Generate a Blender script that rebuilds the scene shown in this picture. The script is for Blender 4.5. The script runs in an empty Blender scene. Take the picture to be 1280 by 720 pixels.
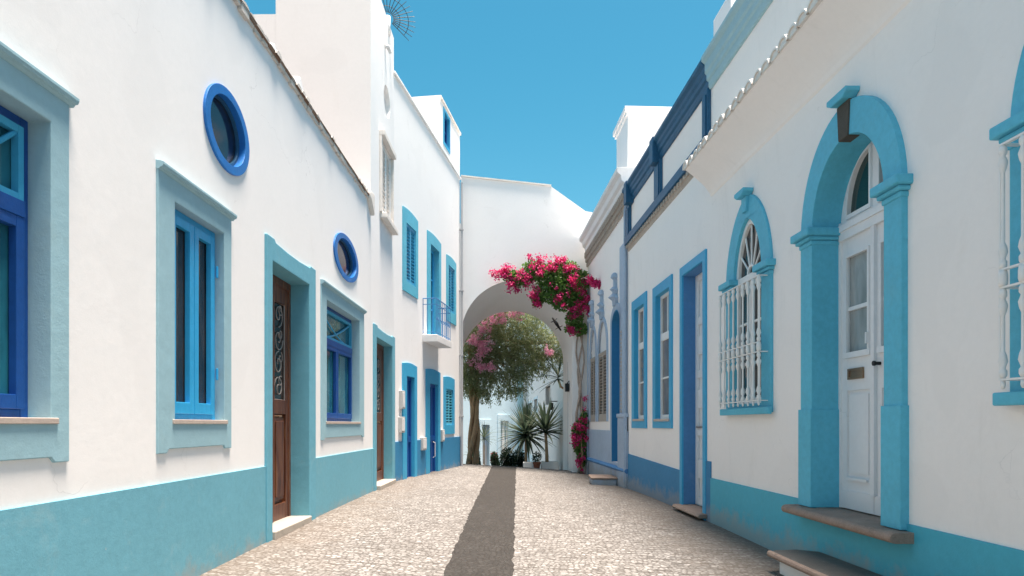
import bpy, bmesh, math, random
import numpy as np
from mathutils import Vector, Matrix, geometry
random.seed(7); rng = np.random.default_rng(7)
R = math.radians; PI = math.pi
scene = bpy.context.scene
COL = scene.collection
E = 1.30                                   # eye height above the datum
FPX = 850.0                                # focal length in photograph pixels
def G(x, y):                               # height of the street paving
    xc = min(max(x, -3.5), 3.5); t = min(max((y-12)/8, 0), 1); t = t*t*(3-2*t)
    h = 1.32 + xc*(.055 if xc < 0 else .015+.05*t)
    if y < 9: h += .012*(9-max(y, -6))
    if y > 20.6:
        t = y-20.6
        h += .03*t*t if t < 2 else .12+.12*(t-2)
        h = min(h, 2.9)
    return E-h
# ------------------------------------------------------------------ materials
MATS = {}
def nodes(name):
    m = bpy.data.materials.new(name); m.use_nodes = True
    nt = m.node_tree; b = nt.nodes['Principled BSDF']
    MATS[name] = m
    return m, nt, b, nt.nodes, nt.links
def noise(nt, vec, scale, detail=4, rough=.6, dist=0):
    n = nt.nodes.new('ShaderNodeTexNoise'); n.inputs['Scale'].default_value = scale
    n.inputs['Detail'].default_value = detail; n.inputs['Roughness'].default_value = rough
    n.inputs['Distortion'].default_value = dist
    nt.links.new(vec, n.inputs['Vector']); return n.outputs['Fac']
def ramp(nt, fac, stops):
    r = nt.nodes.new('ShaderNodeValToRGB'); nt.links.new(fac, r.inputs['Fac'])
    el = r.color_ramp.elements
    while len(el) < len(stops): el.new(.5)
    for e, (p, c) in zip(el, stops):
        e.position = p; e.color = (c[0], c[1], c[2], 1) if hasattr(c, '__len__') else (c, c, c, 1)
    return r.outputs['Color']
def mixc(nt, fac, a, b, mode='MIX'):
    m = nt.nodes.new('ShaderNodeMix'); m.data_type = 'RGBA'; m.blend_type = mode
    if hasattr(fac, 'links'): nt.links.new(fac, m.inputs['Factor'])
    else: m.inputs['Factor'].default_value = fac
    for v, k in ((a, 'A'), (b, 'B')):
        s = [i for i in m.inputs if i.name == k and i.type == 'RGBA'][0]
        if hasattr(v, 'links'): nt.links.new(v, s)
        else: s.default_value = (v[0], v[1], v[2], 1)
    return [o for o in m.outputs if o.type == 'RGBA'][0]
def coords(nt, scale=(1, 1, 1), rot=(0, 0, 0)):
    tc = nt.nodes.new('ShaderNodeTexCoord'); mp = nt.nodes.new('ShaderNodeMapping')
    mp.inputs['Scale'].default_value = scale; mp.inputs['Rotation'].default_value = rot
    nt.links.new(tc.outputs['Object'], mp.inputs['Vector']); return mp.outputs['Vector']
def bump(nt, h, b, strength=.3, dist=.01, prev=None):
    n = nt.nodes.new('ShaderNodeBump'); n.inputs['Strength'].default_value = strength
    n.inputs['Distance'].default_value = dist
    nt.links.new(h, n.inputs['Height'])
    if prev is not None: nt.links.new(prev, n.inputs['Normal'])
    nt.links.new(n.outputs['Normal'], b.inputs['Normal']); return n.outputs['Normal']
def paint(name, c, rough=.8, var=.10, bs=.25, bd=.004, scale=1.0, stain=None, stain_amt=.3, streak=False, splash=False):
    m, nt, b, N, L = nodes(name)
    v = coords(nt)
    dark = tuple(x*(1-var) for x in c); light = tuple(min(1, x*(1+var*.6)) for x in c)
    big = noise(nt, v, 1.1*scale, 5, .62, .6)
    col = ramp(nt, big, [(.3, dark), (.7, light)])
    sm = noise(nt, v, 18*scale, 5, .7)
    col = mixc(nt, .5, col, ramp(nt, sm, [(.35, dark), (.65, light)]))
    if stain:
        vs = coords(nt, (1.0, 1.0, .28)) if streak else v
        st = noise(nt, vs, 2.3*scale, 8, .72, .5)
        f = ramp(nt, st, [(.56, 0.0), (.74, stain_amt)])
        col = mixc(nt, f, col, stain)
    if streak:
        vo = N.new('ShaderNodeTexVoronoi'); vo.feature = 'DISTANCE_TO_EDGE'; vo.inputs['Scale'].default_value = .55
        wv = N.new('ShaderNodeVectorMath'); wv.operation = 'MULTIPLY_ADD'; nn = N.new('ShaderNodeTexNoise'); nn.inputs['Scale'].default_value = 2.5; nn.inputs['Detail'].default_value = 6
        L.new(v, nn.inputs['Vector']); L.new(nn.outputs['Color'], wv.inputs[0]); wv.inputs[1].default_value = (.9, .9, .9); L.new(v, wv.inputs[2])
        L.new(wv.outputs[0], vo.inputs['Vector'])
        crack = ramp(nt, vo.outputs['Distance'], [(.0, 1.), (.0035, 0.)])
        where = ramp(nt, noise(nt, v, .8, 3), [(.52, 0.), (.62, .45)])
        mm_ = N.new('ShaderNodeMath'); mm_.operation = 'MULTIPLY'; L.new(crack, mm_.inputs[0]); L.new(where, mm_.inputs[1])
        col = mixc(nt, mm_.outputs[0], col, tuple(x*.55 for x in c))
        patch = ramp(nt, noise(nt, v, .75, 2, .4, .2), [(.60, 0.), (.615, .5)])
        col = mixc(nt, patch, col, tuple(min(1, x*.955) for x in c))
    if splash:
        xyz = N.new('ShaderNodeSeparateXYZ'); L.new(v, xyz.inputs[0])
        ma = N.new('ShaderNodeMath'); ma.operation = 'MULTIPLY_ADD'; L.new(noise(nt, v, 3.5, 7, .75), ma.inputs[0]); ma.inputs[1].default_value = -.75; L.new(xyz.outputs[2], ma.inputs[2])
        mr = N.new('ShaderNodeMapRange'); L.new(ma.outputs[0], mr.inputs[0]); mr.inputs[1].default_value = -.34; mr.inputs[2].default_value = -.16; mr.inputs[3].default_value = .55; mr.inputs[4].default_value = 0
        col = mixc(nt, mr.outputs[0], col, (.36, .33, .29))
        chip = ramp(nt, noise(nt, v, 9, 7, .75, .3), [(.685, 0.), (.70, .8)])
        col = mixc(nt, chip, col, (.5, .5, .47))
    L.new(col, b.inputs['Base Color'])
    b.inputs['Roughness'].default_value = rough
    b.inputs['Specular IOR Level'].default_value = .3
    n1 = bump(nt, noise(nt, v, 7, 5, .6), b, bs, bd*3)
    n2 = bump(nt, noise(nt, v, 90, 4, .7), b, bs, bd, n1)
    return m
white = paint('white_plaster', (.86, .855, .85), .85, .03, .13, .004, stain=(.74, .71, .67), stain_amt=.22, streak=True)
shadewhite = paint('warm_white_plaster', (.90, .85, .815), .85, .03, .14, .004, stain=(.70, .66, .62), stain_amt=.3, streak=True)
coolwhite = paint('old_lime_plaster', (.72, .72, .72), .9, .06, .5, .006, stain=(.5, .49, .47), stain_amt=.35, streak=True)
teal = paint('teal_limewash', (.13, .40, .51), .75, .10, .3, .004, stain=(.24, .42, .47), stain_amt=.55)
tealplinth = paint('teal_plinth', (.14, .40, .50), .75, .10, .2, .004, stain=(.26, .45, .50), stain_amt=.6, splash=True)
greyteal = paint('faded_grey_teal', (.30, .50, .57), .75, .08, .3, .004, stain=(.30, .44, .46), stain_amt=.5)
turq = paint('turquoise_paint', (.085, .47, .63), .6, .15, .35, .004, stain=(.15, .42, .50), stain_amt=.4)
turqbright = paint('bright_turquoise_plinth', (.05, .42, .55), .6, .10, .3, .004, stain=(.10, .37, .45), stain_amt=.4, splash=True)
azure = paint('azure_paint', (.03, .37, .62), .5, .10, .3, .003, stain=(.06, .28, .45), stain_amt=.4)
skyblue = paint('glossy_sky_blue_wood', (.015, .37, .70), .35, .12, .3, .003)
cobalt = paint('cobalt_wood', (.006, .075, .30), .4, .2, .3, .003)
royal = paint('royal_blue_ring', (.006, .16, .50), .45, .12, .5, .004)
navy = paint('navy_blue_paint', (.014, .10, .20), .5, .2, .35, .004, stain=(.05, .16, .30), stain_amt=.4)
deep = paint('deep_blue_plinth', (.025, .22, .42), .6, .12, .3, .004, stain=(.05, .21, .37), stain_amt=.5, splash=True)
paleblue = paint('weathered_pale_blue', (.36, .46, .58), .75, .15, .5, .006, stain=(.42, .50, .58), stain_amt=.8, splash=True)
midblue = paint('worn_mid_blue', (.07, .23, .46), .7, .15, .4, .005, stain=(.2, .34, .5), stain_amt=.5)
doorwhite = paint('white_door_paint', (.76, .77, .78), .4, .05, .25, .002, stain=(.55, .55, .53), stain_amt=.35, streak=True)
woodwhite = paint('white_sash_paint', (.80, .79, .77), .5, .04, .25, .002)
farblue = paint('pale_aqua_wall', (.58, .74, .82), .85, .06, .25, .004)
fargrey = paint('grey_white_wall', (.72, .73, .73), .85, .05, .25, .004)
sill_stone = paint('pinkish_sill_stone', (.50, .42, .37), .6, .15, .4, .003, 3)
stone = paint('weathered_brown_stone', (.32, .235, .19), .7, .35, .8, .006, 4, stain=(.10, .085, .07), stain_amt=.8)
slate = paint('dark_slate_slab', (.115, .105, .095), .55, .3, .7, .005, 3, stain=(.25, .21, .18), stain_amt=.7)
roofdark = paint('old_terracotta_roof', (.26, .16, .11), .9, .3, .6, .006, 4)
shutterm = paint('weathered_grey_brown_shutter', (.40, .36, .32), .8, .2, .4, .003, 6)
steps = paint('pale_limestone_step', (.42, .38, .33), .7, .15, .6, .004, 4, stain=(.25, .21, .18), stain_amt=.6)
keyst = paint('bare_dark_keystone', (.085, .075, .062), .8, .35, .8, .006, 6)
tile = paint('whitewashed_roof_tile', (.80, .75, .70), .85, .14, .6, .006, 4, stain=(.42, .35, .30), stain_amt=.4)
browntile = paint('brown_roof_tile', (.70, .64, .58), .85, .3, .8, .006, 6, stain=(.12, .1, .08), stain_amt=.8)
lace = paint('weathered_stucco_frieze', (.52, .45, .39), .85, .3, .9, .01, 9, stain=(.16, .13, .11), stain_amt=.9)
metal = paint('grey_zinc_pipe', (.42, .43, .45), .45, .12, .2, .002)
boxgrey = paint('grey_meter_box', (.50, .50, .49), .5, .08, .2, .002)
black = paint('black_metal', (.015, .015, .016), .45, .2, .2, .002)
iron = paint('grey_scrolled_iron', (.30, .28, .27), .45, .3, .4, .002, 6)
brass = paint('aged_brass', (.30, .20, .13), .4, .3, .4, .002, 6)
brass.node_tree.nodes['Principled BSDF'].inputs['Metallic'].default_value = .6
terracotta = paint('terracotta_pot', (.20, .075, .05), .8, .2, .4, .003)
curtain = paint('beige_curtain', (.34, .27, .22), .9, .12, .3, .003)
def wood():
    m, nt, b, N, L = nodes('varnished_brown_wood')
    v = coords(nt, (9, 9, .8))
    n = noise(nt, v, 3, 6, .65, .8)
    col = ramp(nt, n, [(.25, (.02, .007, .004)), (.5, (.13, .037, .015)), (.75, (.24, .11, .045))])
    L.new(col, b.inputs['Base Color']); b.inputs['Roughness'].default_value = .42
    bump(nt, n, b, .4, .004); return m
woodm = wood()
def glassy(name, c, rough=.06, c2=None):
    m, nt, b, N, L = nodes(name)
    v = coords(nt, (3, 3, 1.2))
    f = noise(nt, v, 1.5, 3, .5, 1.0)
    L.new(ramp(nt, f, [(.35, c), (.68, c2 or tuple(x*.5 for x in c))]), b.inputs['Base Color'])
    b.inputs['Roughness'].default_value = rough; b.inputs['Specular IOR Level'].default_value = .75
    bump(nt, noise(nt, coords(nt), 3, 2), b, .05, .01); return m
glass = glassy('dark_window_glass', (.018, .017, .018), .05, (.055, .045, .04))
glassteal = glassy('teal_tinted_glass', (.015, .17, .23), .06, (.01, .09, .13))
glassgreen = glassy('green_fanlight_glass', (.008, .055, .055), .08)
glassgrey = glassy('frosted_curtained_glass', (.40, .43, .43), .12, (.25, .28, .28))
glassblue = glassy('navy_porthole_glass', (.006, .012, .024), .08, (.012, .022, .04))
glassblue.node_tree.nodes['Principled BSDF'].inputs['Specular IOR Level'].default_value = .35
glasstan = glassy('glass_with_brown_curtain', (.17, .13, .11), .08, (.27, .22, .19))

def dirtf(nt, v):
    mr = nt.nodes.new('ShaderNodeMapRange'); nt.links.new(v, mr.inputs[0])
    mr.inputs[1].default_value = 2.3; mr.inputs[2].default_value = 3.5; mr.inputs[3].default_value = 0; mr.inputs[4].default_value = .55
    return mr.outputs[0]
def cobble(name, cols, joint, dirt=None):
    m, nt, b, N, L = nodes(name)
    tc = N.new('ShaderNodeTexCoord')
    # wavy courses of small hand-cut stones
    nz = N.new('ShaderNodeTexNoise'); nz.inputs['Scale'].default_value = 1.3; nz.inputs['Detail'].default_value = 2
    L.new(tc.outputs['Object'], nz.inputs['Vector'])
    sub = N.new('ShaderNodeVectorMath'); sub.operation = 'SUBTRACT'; sub.inputs[1].default_value = (.5, .5, .5)
    L.new(nz.outputs['Color'], sub.inputs[0])
    sc = N.new('ShaderNodeVectorMath'); sc.operation = 'SCALE'; sc.inputs['Scale'].default_value = .22
    L.new(sub.outputs[0], sc.inputs[0])
    add = N.new('ShaderNodeVectorMath'); add.operation = 'ADD'
    L.new(tc.outputs['Object'], add.inputs[0]); L.new(sc.outputs[0], add.inputs[1])
    mp = N.new('ShaderNodeMapping'); mp.inputs['Scale'].default_value = (18.0, 15.0, .001)
    mp.inputs['Rotation'].default_value = (0, 0, R(7))
    L.new(add.outputs[0], mp.inputs['Vector'])
    def vor(feature):
        n = N.new('ShaderNodeTexVoronoi'); n.feature = feature; n.inputs['Scale'].default_value = 1
        n.inputs['Randomness'].default_value = .85
        if 'voronoi_dimensions' in dir(n): n.voronoi_dimensions = '2D'
        L.new(mp.outputs[0], n.inputs['Vector']); return n
    vc, ve = vor('F1'), vor('DISTANCE_TO_EDGE')
    sep = N.new('ShaderNodeSeparateColor'); L.new(vc.outputs['Color'], sep.inputs[0])
    n = len(cols)-1
    stonec = ramp(nt, sep.outputs[0], [(i/n, c) for i, c in enumerate(cols)])
    fine = noise(nt, tc.outputs['Object'], 38, 6, .8)
    stonec = mixc(nt, .8, stonec, ramp(nt, fine, [(.3, .15), (.7, .8)]), 'OVERLAY')
    big = noise(nt, tc.outputs['Object'], .55, 6, .65)
    stonec = mixc(nt, ramp(nt, big, [(.42, 0.), (.72, .45)]), stonec, tuple(x*.62 for x in cols[0]))
    wid = noise(nt, tc.outputs['Object'], 9.0, 4, .7)
    d = N.new('ShaderNodeMath'); d.operation = 'MULTIPLY_ADD'; L.new(wid, d.inputs[0]); d.inputs[1].default_value = -.27
    L.new(ve.outputs['Distance'], d.inputs[2])
    jf = ramp(nt, d.outputs[0], [(0., .45), (.05, 1.)])
    col = mixc(nt, jf, joint, stonec)
    mpd = N.new('ShaderNodeMapping'); mpd.inputs['Scale'].default_value = (1.0, 1.55, 1); mpd.inputs['Rotation'].default_value = (0, 0, R(7))
    L.new(add.outputs[0], mpd.inputs['Vector'])
    dn = noise(nt, mpd.outputs[0], 17, 4, .7, .4)
    col = mixc(nt, ramp(nt, dn, [(.54, 0.), (.64, .9)]), col, tuple(x*1.25 for x in joint))
    sx = N.new('ShaderNodeSeparateXYZ'); L.new(add.outputs[0], sx.inputs[0])
    def mth(op, a, b_=None, c_=None):
        q = N.new('ShaderNodeMath'); q.operation = op
        for i_, v_ in enumerate((a, b_, c_)):
            if v_ is None: continue
            if hasattr(v_, 'links'): L.new(v_, q.inputs[i_])
            else: q.inputs[i_].default_value = v_
        return q.outputs[0]
    yy = mth('MULTIPLY_ADD', sx.outputs[0], .12, sx.outputs[1])
    yy = mth('MULTIPLY_ADD', noise(nt, tc.outputs['Object'], 5.0, 3, .6), .16, yy)
    fr = mth('FRACT', mth('MULTIPLY', yy, 8.0))
    rowm = ramp(nt, fr, [(.0, 1.), (.24, 1.), (.36, 0.)])
    mpr = N.new('ShaderNodeMapping'); mpr.inputs['Scale'].default_value = (1.0, 1.3, 1); L.new(tc.outputs['Object'], mpr.inputs['Vector'])
    dm = ramp(nt, noise(nt, mpr.outputs[0], 7.5, 5, .72), [(.44, 0.), (.56, 1.)])
    col = mixc(nt, mth('MULTIPLY', mth('MULTIPLY', rowm, dm), .85), col, joint)
    edge = N.new('ShaderNodeSeparateXYZ'); L.new(tc.outputs['Object'], edge.inputs[0])
    ab = N.new('ShaderNodeMath'); ab.operation = 'ABSOLUTE'; L.new(edge.outputs[0], ab.inputs[0])
    ed = N.new('ShaderNodeMath'); ed.operation = 'MULTIPLY_ADD'; L.new(noise(nt, tc.outputs['Object'], 2.2, 5, .7), ed.inputs[0]); ed.inputs[1].default_value = 1.6; L.new(ab.outputs[0], ed.inputs[2])
    col = mixc(nt, ramp(nt, ed.outputs[0], [(.0, 0.), (1., 0.)]) if dirt is None else dirtf(nt, ed.outputs[0]), col, dirt or joint)
    L.new(col, b.inputs['Base Color']); b.inputs['Roughness'].default_value = .72
    b.inputs['Specular IOR Level'].default_value = .3
    hh = N.new('ShaderNodeMath'); hh.operation = 'ADD'
    tilt = N.new('ShaderNodeMath'); tilt.operation = 'MULTIPLY'; tilt.inputs[1].default_value = .5
    L.new(sep.outputs[1], tilt.inputs[0])
    L.new(ramp(nt, ve.outputs['Distance'], [(.0, 0.), (.20, 1.)]), hh.inputs[0]); L.new(tilt.outputs[0], hh.inputs[1])
    n1 = bump(nt, hh.outputs[0], b, .6, .010)
    bump(nt, fine, b, .5, .006, n1)
    return m
cob = cobble('cream_cobbles', [(.19, .184, .176), (.265, .258, .249), (.13, .124, .118), (.33, .323, .314), (.215, .208, .20)], (.065, .057, .05), (.16, .128, .10))
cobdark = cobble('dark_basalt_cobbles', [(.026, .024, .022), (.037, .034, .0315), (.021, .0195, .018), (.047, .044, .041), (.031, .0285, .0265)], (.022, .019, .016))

def leafmat(name, cols, sss=True, rough=.5):
    m, nt, b, N, L = nodes(name)
    g = N.new('ShaderNodeNewGeometry')
    n = len(cols)-1
    c = ramp(nt, g.outputs['Random Per Island'], [(i/n, k) for i, k in enumerate(cols)])
    L.new(c, b.inputs['Base Color']); b.inputs['Roughness'].default_value = rough
    tr = N.new('ShaderNodeBsdfTranslucent'); L.new(c, tr.inputs['Color'])
    mx = N.new('ShaderNodeMixShader'); mx.inputs[0].default_value = .42
    out = N['Material Output']
    L.new(b.outputs[0], mx.inputs[1]); L.new(tr.outputs[0], mx.inputs[2]); L.new(mx.outputs[0], out.inputs[0])
    return m
olive = leafmat('olive_green_leaves', [(.15, .20, .075), (.32, .38, .18), (.21, .26, .11), (.46, .50, .32), (.11, .15, .06)])
green = leafmat('fresh_green_leaves', [(.06, .15, .03), (.13, .28, .06), (.08, .19, .04), (.20, .36, .09)])
darkgreen = leafmat('dark_shrub_leaves', [(.012, .03, .018), (.03, .06, .03), (.02, .045, .03)])
yuccag = leafmat('grey_green_blades', [(.05, .085, .05), (.10, .14, .09), (.035, .06, .04), (.16, .19, .13)])
magenta = leafmat('magenta_bracts', [(.62, .015, .14), (.74, .05, .25), (.45, .01, .07), (.82, .09, .34), (.60, .012, .10)])
pink = leafmat('pale_pink_bracts', [(.88, .42, .58), (.92, .55, .70), (.82, .32, .50)])
bark = paint('fibrous_brown_bark', (.50, .32, .19), .9, .45, 1.0, .012, 4, stain=(.09, .055, .035), stain_amt=.9, streak=True)
paintflake = paint('pale_vine_bark', (.48, .38, .32), .9, .4, 1.0, .01, 8, stain=(.14, .08, .06), stain_amt=1)
soil = paint('dark_soil', (.04, .03, .022), .95, .4, .8, .01, 8)

# ------------------------------------------------------------------ mesh builder
def ell(cx, cz, rx, rz, n=40, a0=0, a1=2*PI, closed=True):
    k = n if closed else n+1
    return [(cx+rx*math.cos(a0+(a1-a0)*i/n), cz+rz*math.sin(a0+(a1-a0)*i/n)) for i in range(k)]
def rect(x0, x1, z0, z1): return [(x0, z0), (x1, z0), (x1, z1), (x0, z1)]
class MB:
    def __init__(s): s.v = []; s.f = []
    def add(s, vs, fs):
        o = len(s.v); s.v += [tuple(p) for p in vs]; s.f += [tuple(i+o for i in f) for f in fs]; return s
    def box(s, x0, x1, y0, y1, z0, z1, M=None):
        x0, x1 = sorted((x0, x1)); y0, y1 = sorted((y0, y1)); z0, z1 = sorted((z0, z1))
        vs = [Vector(p) for p in [(x0,y0,z0),(x1,y0,z0),(x1,y1,z0),(x0,y1,z0),(x0,y0,z1),(x1,y0,z1),(x1,y1,z1),(x0,y1,z1)]]
        if M is not None: vs = [M@p for p in vs]
        return s.add(vs, [(0,3,2,1),(4,5,6,7),(0,1,5,4),(1,2,6,5),(2,3,7,6),(3,0,4,7)])
    def prism(s, outer, y0, y1, holes=(), back=True):
        loops = [outer]+list(holes)
        pts = [p for l in loops for p in l]; n = len(pts)
        tris = geometry.tessellate_polygon([[Vector((p[0], p[1], 0)) for p in l] for l in loops])
        vs = [(p[0], y0, p[1]) for p in pts]+[(p[0], y1, p[1]) for p in pts]
        fs = [tuple(t) for t in tris]
        if back: fs += [tuple(i+n for i in t) for t in tris]
        o = 0
        for l in loops:
            k = len(l)
            for i in range(k):
                a, b = o+i, o+(i+1) % k
                fs.append((a, b, b+n, a+n))
            o += k
        return s.add(vs, fs)
    def extr(s, prof, x0, x1):               # profile in (y,z) swept along x
        n = len(prof)
        vs = [(x0, p[0], p[1]) for p in prof]+[(x1, p[0], p[1]) for p in prof]
        fs = [(i, (i+1) % n, (i+1) % n+n, i+n) for i in range(n)]
        tris = geometry.tessellate_polygon([[Vector((p[0], p[1], 0)) for p in prof]])
        fs += [tuple(t) for t in tris]+[tuple(i+n for i in t) for t in tris]
        return s.add(vs, fs)
    def tube(s, pts, r, n=8, cap=True):
        pts = [Vector(p) for p in pts]; k = len(pts)
        rs = r if hasattr(r, '__len__') else [r]*k
        vs = []; up = None
        for i, p in enumerate(pts):
            t = (pts[min(i+1, k-1)]-pts[max(i-1, 0)])
            if t.length < 1e-9: t = Vector((0, 0, 1))
            t.normalize()
            if up is None: up = Vector((0, 0, 1)) if abs(t.z) < .9 else Vector((1, 0, 0))
            a = t.cross(up)
            if a.length < 1e-4: a = t.cross(Vector((0, 1, 0)))
            a.normalize(); up = a.cross(t).normalized()
            for j in range(n):
                th = 2*PI*j/n
                vs.append(p+(a*math.cos(th)+up*math.sin(th))*rs[i])
        fs = [(i*n+j, i*n+(j+1) % n, (i+1)*n+(j+1) % n, (i+1)*n+j) for i in range(k-1) for j in range(n)]
        if cap: fs += [tuple(range(n)), tuple(range((k-1)*n, k*n))]
        return s.add(vs, fs)
    def lathe(s, prof, c, n=16):             # (r, z) profile about vertical axis
        vs = []; k = len(prof)
        for r, z in prof:
            for j in range(n):
                th = 2*PI*j/n; vs.append((c[0]+r*math.cos(th), c[1]+r*math.sin(th), c[2]+z))
        fs = [(i*n+j, i*n+(j+1) % n, (i+1)*n+(j+1) % n, (i+1)*n+j) for i in range(k-1) for j in range(n)]
        fs += [tuple(range(n)), tuple(range((k-1)*n, k*n))]
        return s.add(vs, fs)
    def build(s, name, mat, parent=None, bev=0, smooth=False, label=None, recalc=True):
        me = bpy.data.meshes.new(name); me.from_pydata([tuple(v) for v in s.v], [], s.f)
        me.validate()
        if recalc:
            bm = bmesh.new(); bm.from_mesh(me); bmesh.ops.recalc_face_normals(bm, faces=bm.faces); bm.to_mesh(me); bm.free()
        me.materials.append(mat)
        if smooth:
            me.polygons.foreach_set('use_smooth', [True]*len(me.polygons))
        me.update()
        o = bpy.data.objects.new(name, me); COL.objects.link(o)
        if parent is not None: o.parent = parent
        if bev:
            md = o.modifiers.new('bevel', 'BEVEL'); md.width = bev; md.segments = 2; md.limit_method = 'ANGLE'; md.angle_limit = R(40)
            md.harden_normals = False
        if label: o['label'] = label
        return o
def tag(o, label=None, cat=None, group=None, kind=None):
    if label: o['label'] = label
    if cat: o['category'] = cat
    if group: o['group'] = group
    if kind: o['kind'] = kind
    return o
def empty(name, loc, rz=0, **k):
    o = bpy.data.objects.new(name, None); COL.objects.link(o); o.location = loc; o.rotation_euler = (0, 0, rz)
    o.empty_display_size = .3
    return tag(o, **k)
# facade frame: local x runs to the right as one faces the facade, y goes into the wall, z up
class Frame:
    def __init__(s, o, d):
        s.o = Vector(o); s.d = Vector(d).normalized(); s.n = Vector((-s.d.y, s.d.x)); s.ang = math.atan2(s.d.y, s.d.x)
    def s_(s, px, off=0):
        k = (px-640)/FPX; o = s.o+s.n*off
        # o + t d = (k y, y)
        return (k*o.y-o.x)/(s.d.x-k*s.d.y)
    def depth(s, px, off=0): return (s.o+s.n*off+s.d*s.s_(px, off)).y
    def z(s, px, py, off=0): return E+(530-py)/FPX*s.depth(px, off)
    def at(s, px, py, off=0): return (s.s_(px, off), s.z(px, py, off))
    def w(s, x, y=0, z=0):
        p = s.o+s.d*x+s.n*y; return Vector((p.x, p.y, z))
FL = Frame((-2.6, 0), (.011765, 1))
FL2 = Frame((-2.44, 14), (.89, 6))
FR = Frame((3.2, 0), (.047059, -1))
FA = Frame((0, 20.3), (1, 0))

# ------------------------------------------------------------------ facade elements (each a part of its house, with sub-parts)
def surround_poly(x0, x1, z0, z1, style):
    if style == 'ear':
        w = x1-x0; e = .13*w
        return [(x0, z0), (x1, z0), (x1, z1), (x1-e, z1), (x1-e-.02, z1-.025), (x0+w*.62, z1-.045), (x0+w*.38, z1-.045), (x0+e+.04, z1-.03), (x0+e, z1), (x0, z1)]
    if style == 'lip':
        e = .12
        return [(x0, z0-.03), (x0+e, z0-.03), (x0+e+.03, z0), (x1-e-.03, z0), (x1-e, z0-.03), (x1, z0-.03), (x1, z1), (x0, z1)]
    if style == 'bow':
        return [(x0, z0), (x1, z0)]+[(x1-(x1-x0)*i/10, z1-.04+.04*math.sin(PI*i/10)) for i in range(11)]
    return rect(x0, x1, z0, z1)
def sash(mb, x0, x1, z0, z1, y, cols=2, rows=2, st=.05, bar=.03, th=.045):
    mb.box(x0, x0+st, y, y+th, z0, z1); mb.box(x1-st, x1, y, y+th, z0, z1)
    mb.box(x0+st, x1-st, y+.001, y+th, z1-st, z1); mb.box(x0+st, x1-st, y+.001, y+th, z0, z0+st*1.3)
    for i in range(1, cols):
        x = x0+(x1-x0)*i/cols; mb.box(x-bar/2, x+bar/2, y+.004, y+th-.004, z0+st*1.3, z1-st)
    for i in range(1, rows):
        z = z0+(z1-z0)*i/rows; mb.box(x0+st, x1-st, y+.007, y+th-.007, z-bar/2, z+bar/2)
def louvres(mb, x0, x1, z0, z1, y, st=.05, pitch=.05, th=.035, mid=True):
    mb.box(x0, x0+st, y, y+th, z0, z1); mb.box(x1-st, x1, y, y+th, z0, z1)
    mb.box(x0+st, x1-st, y+.001, y+th, z1-st*1.2, z1); mb.box(x0+st, x1-st, y+.001, y+th, z0, z0+st*1.6)
    n = max(3, int((z1-z0-2.8*st)/pitch))
    for i in range(n):
        z = z0+st*1.6+(z1-z0-2.8*st)*(i+.5)/n
        M = Matrix.Translation((0, y+th/2, z))@Matrix.Rotation(R(-28), 4, 'X')
        mb.box(x0+st, x1-st, -th*.75, th*.62, -.004, .004, M)
def opening(F, x0, x1, z0, z1): return rect(x0, x1, z0, z1)

def shell(root, outer, holes, s0, s1, ztop, depth, mat, th=.28, roofm=None, zroof=None):
    mb = MB(); mb.prism(outer, 0, th, holes)
    mb.box(s0, s0+.2, th, depth, -1, ztop-.02); mb.box(s1-.2, s1, th, depth, -1, ztop-.02)
    mb.box(s0+.2, s1-.2, depth-.2, depth, -1, ztop-.02)
    w = mb.build('wall', mat, root)
    if roofm:
        MB().box(s0+.03, s1-.03, th+.01, depth-.02, ztop-.16, ztop-.03).build('roof', roofm, root)
    return w

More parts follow.
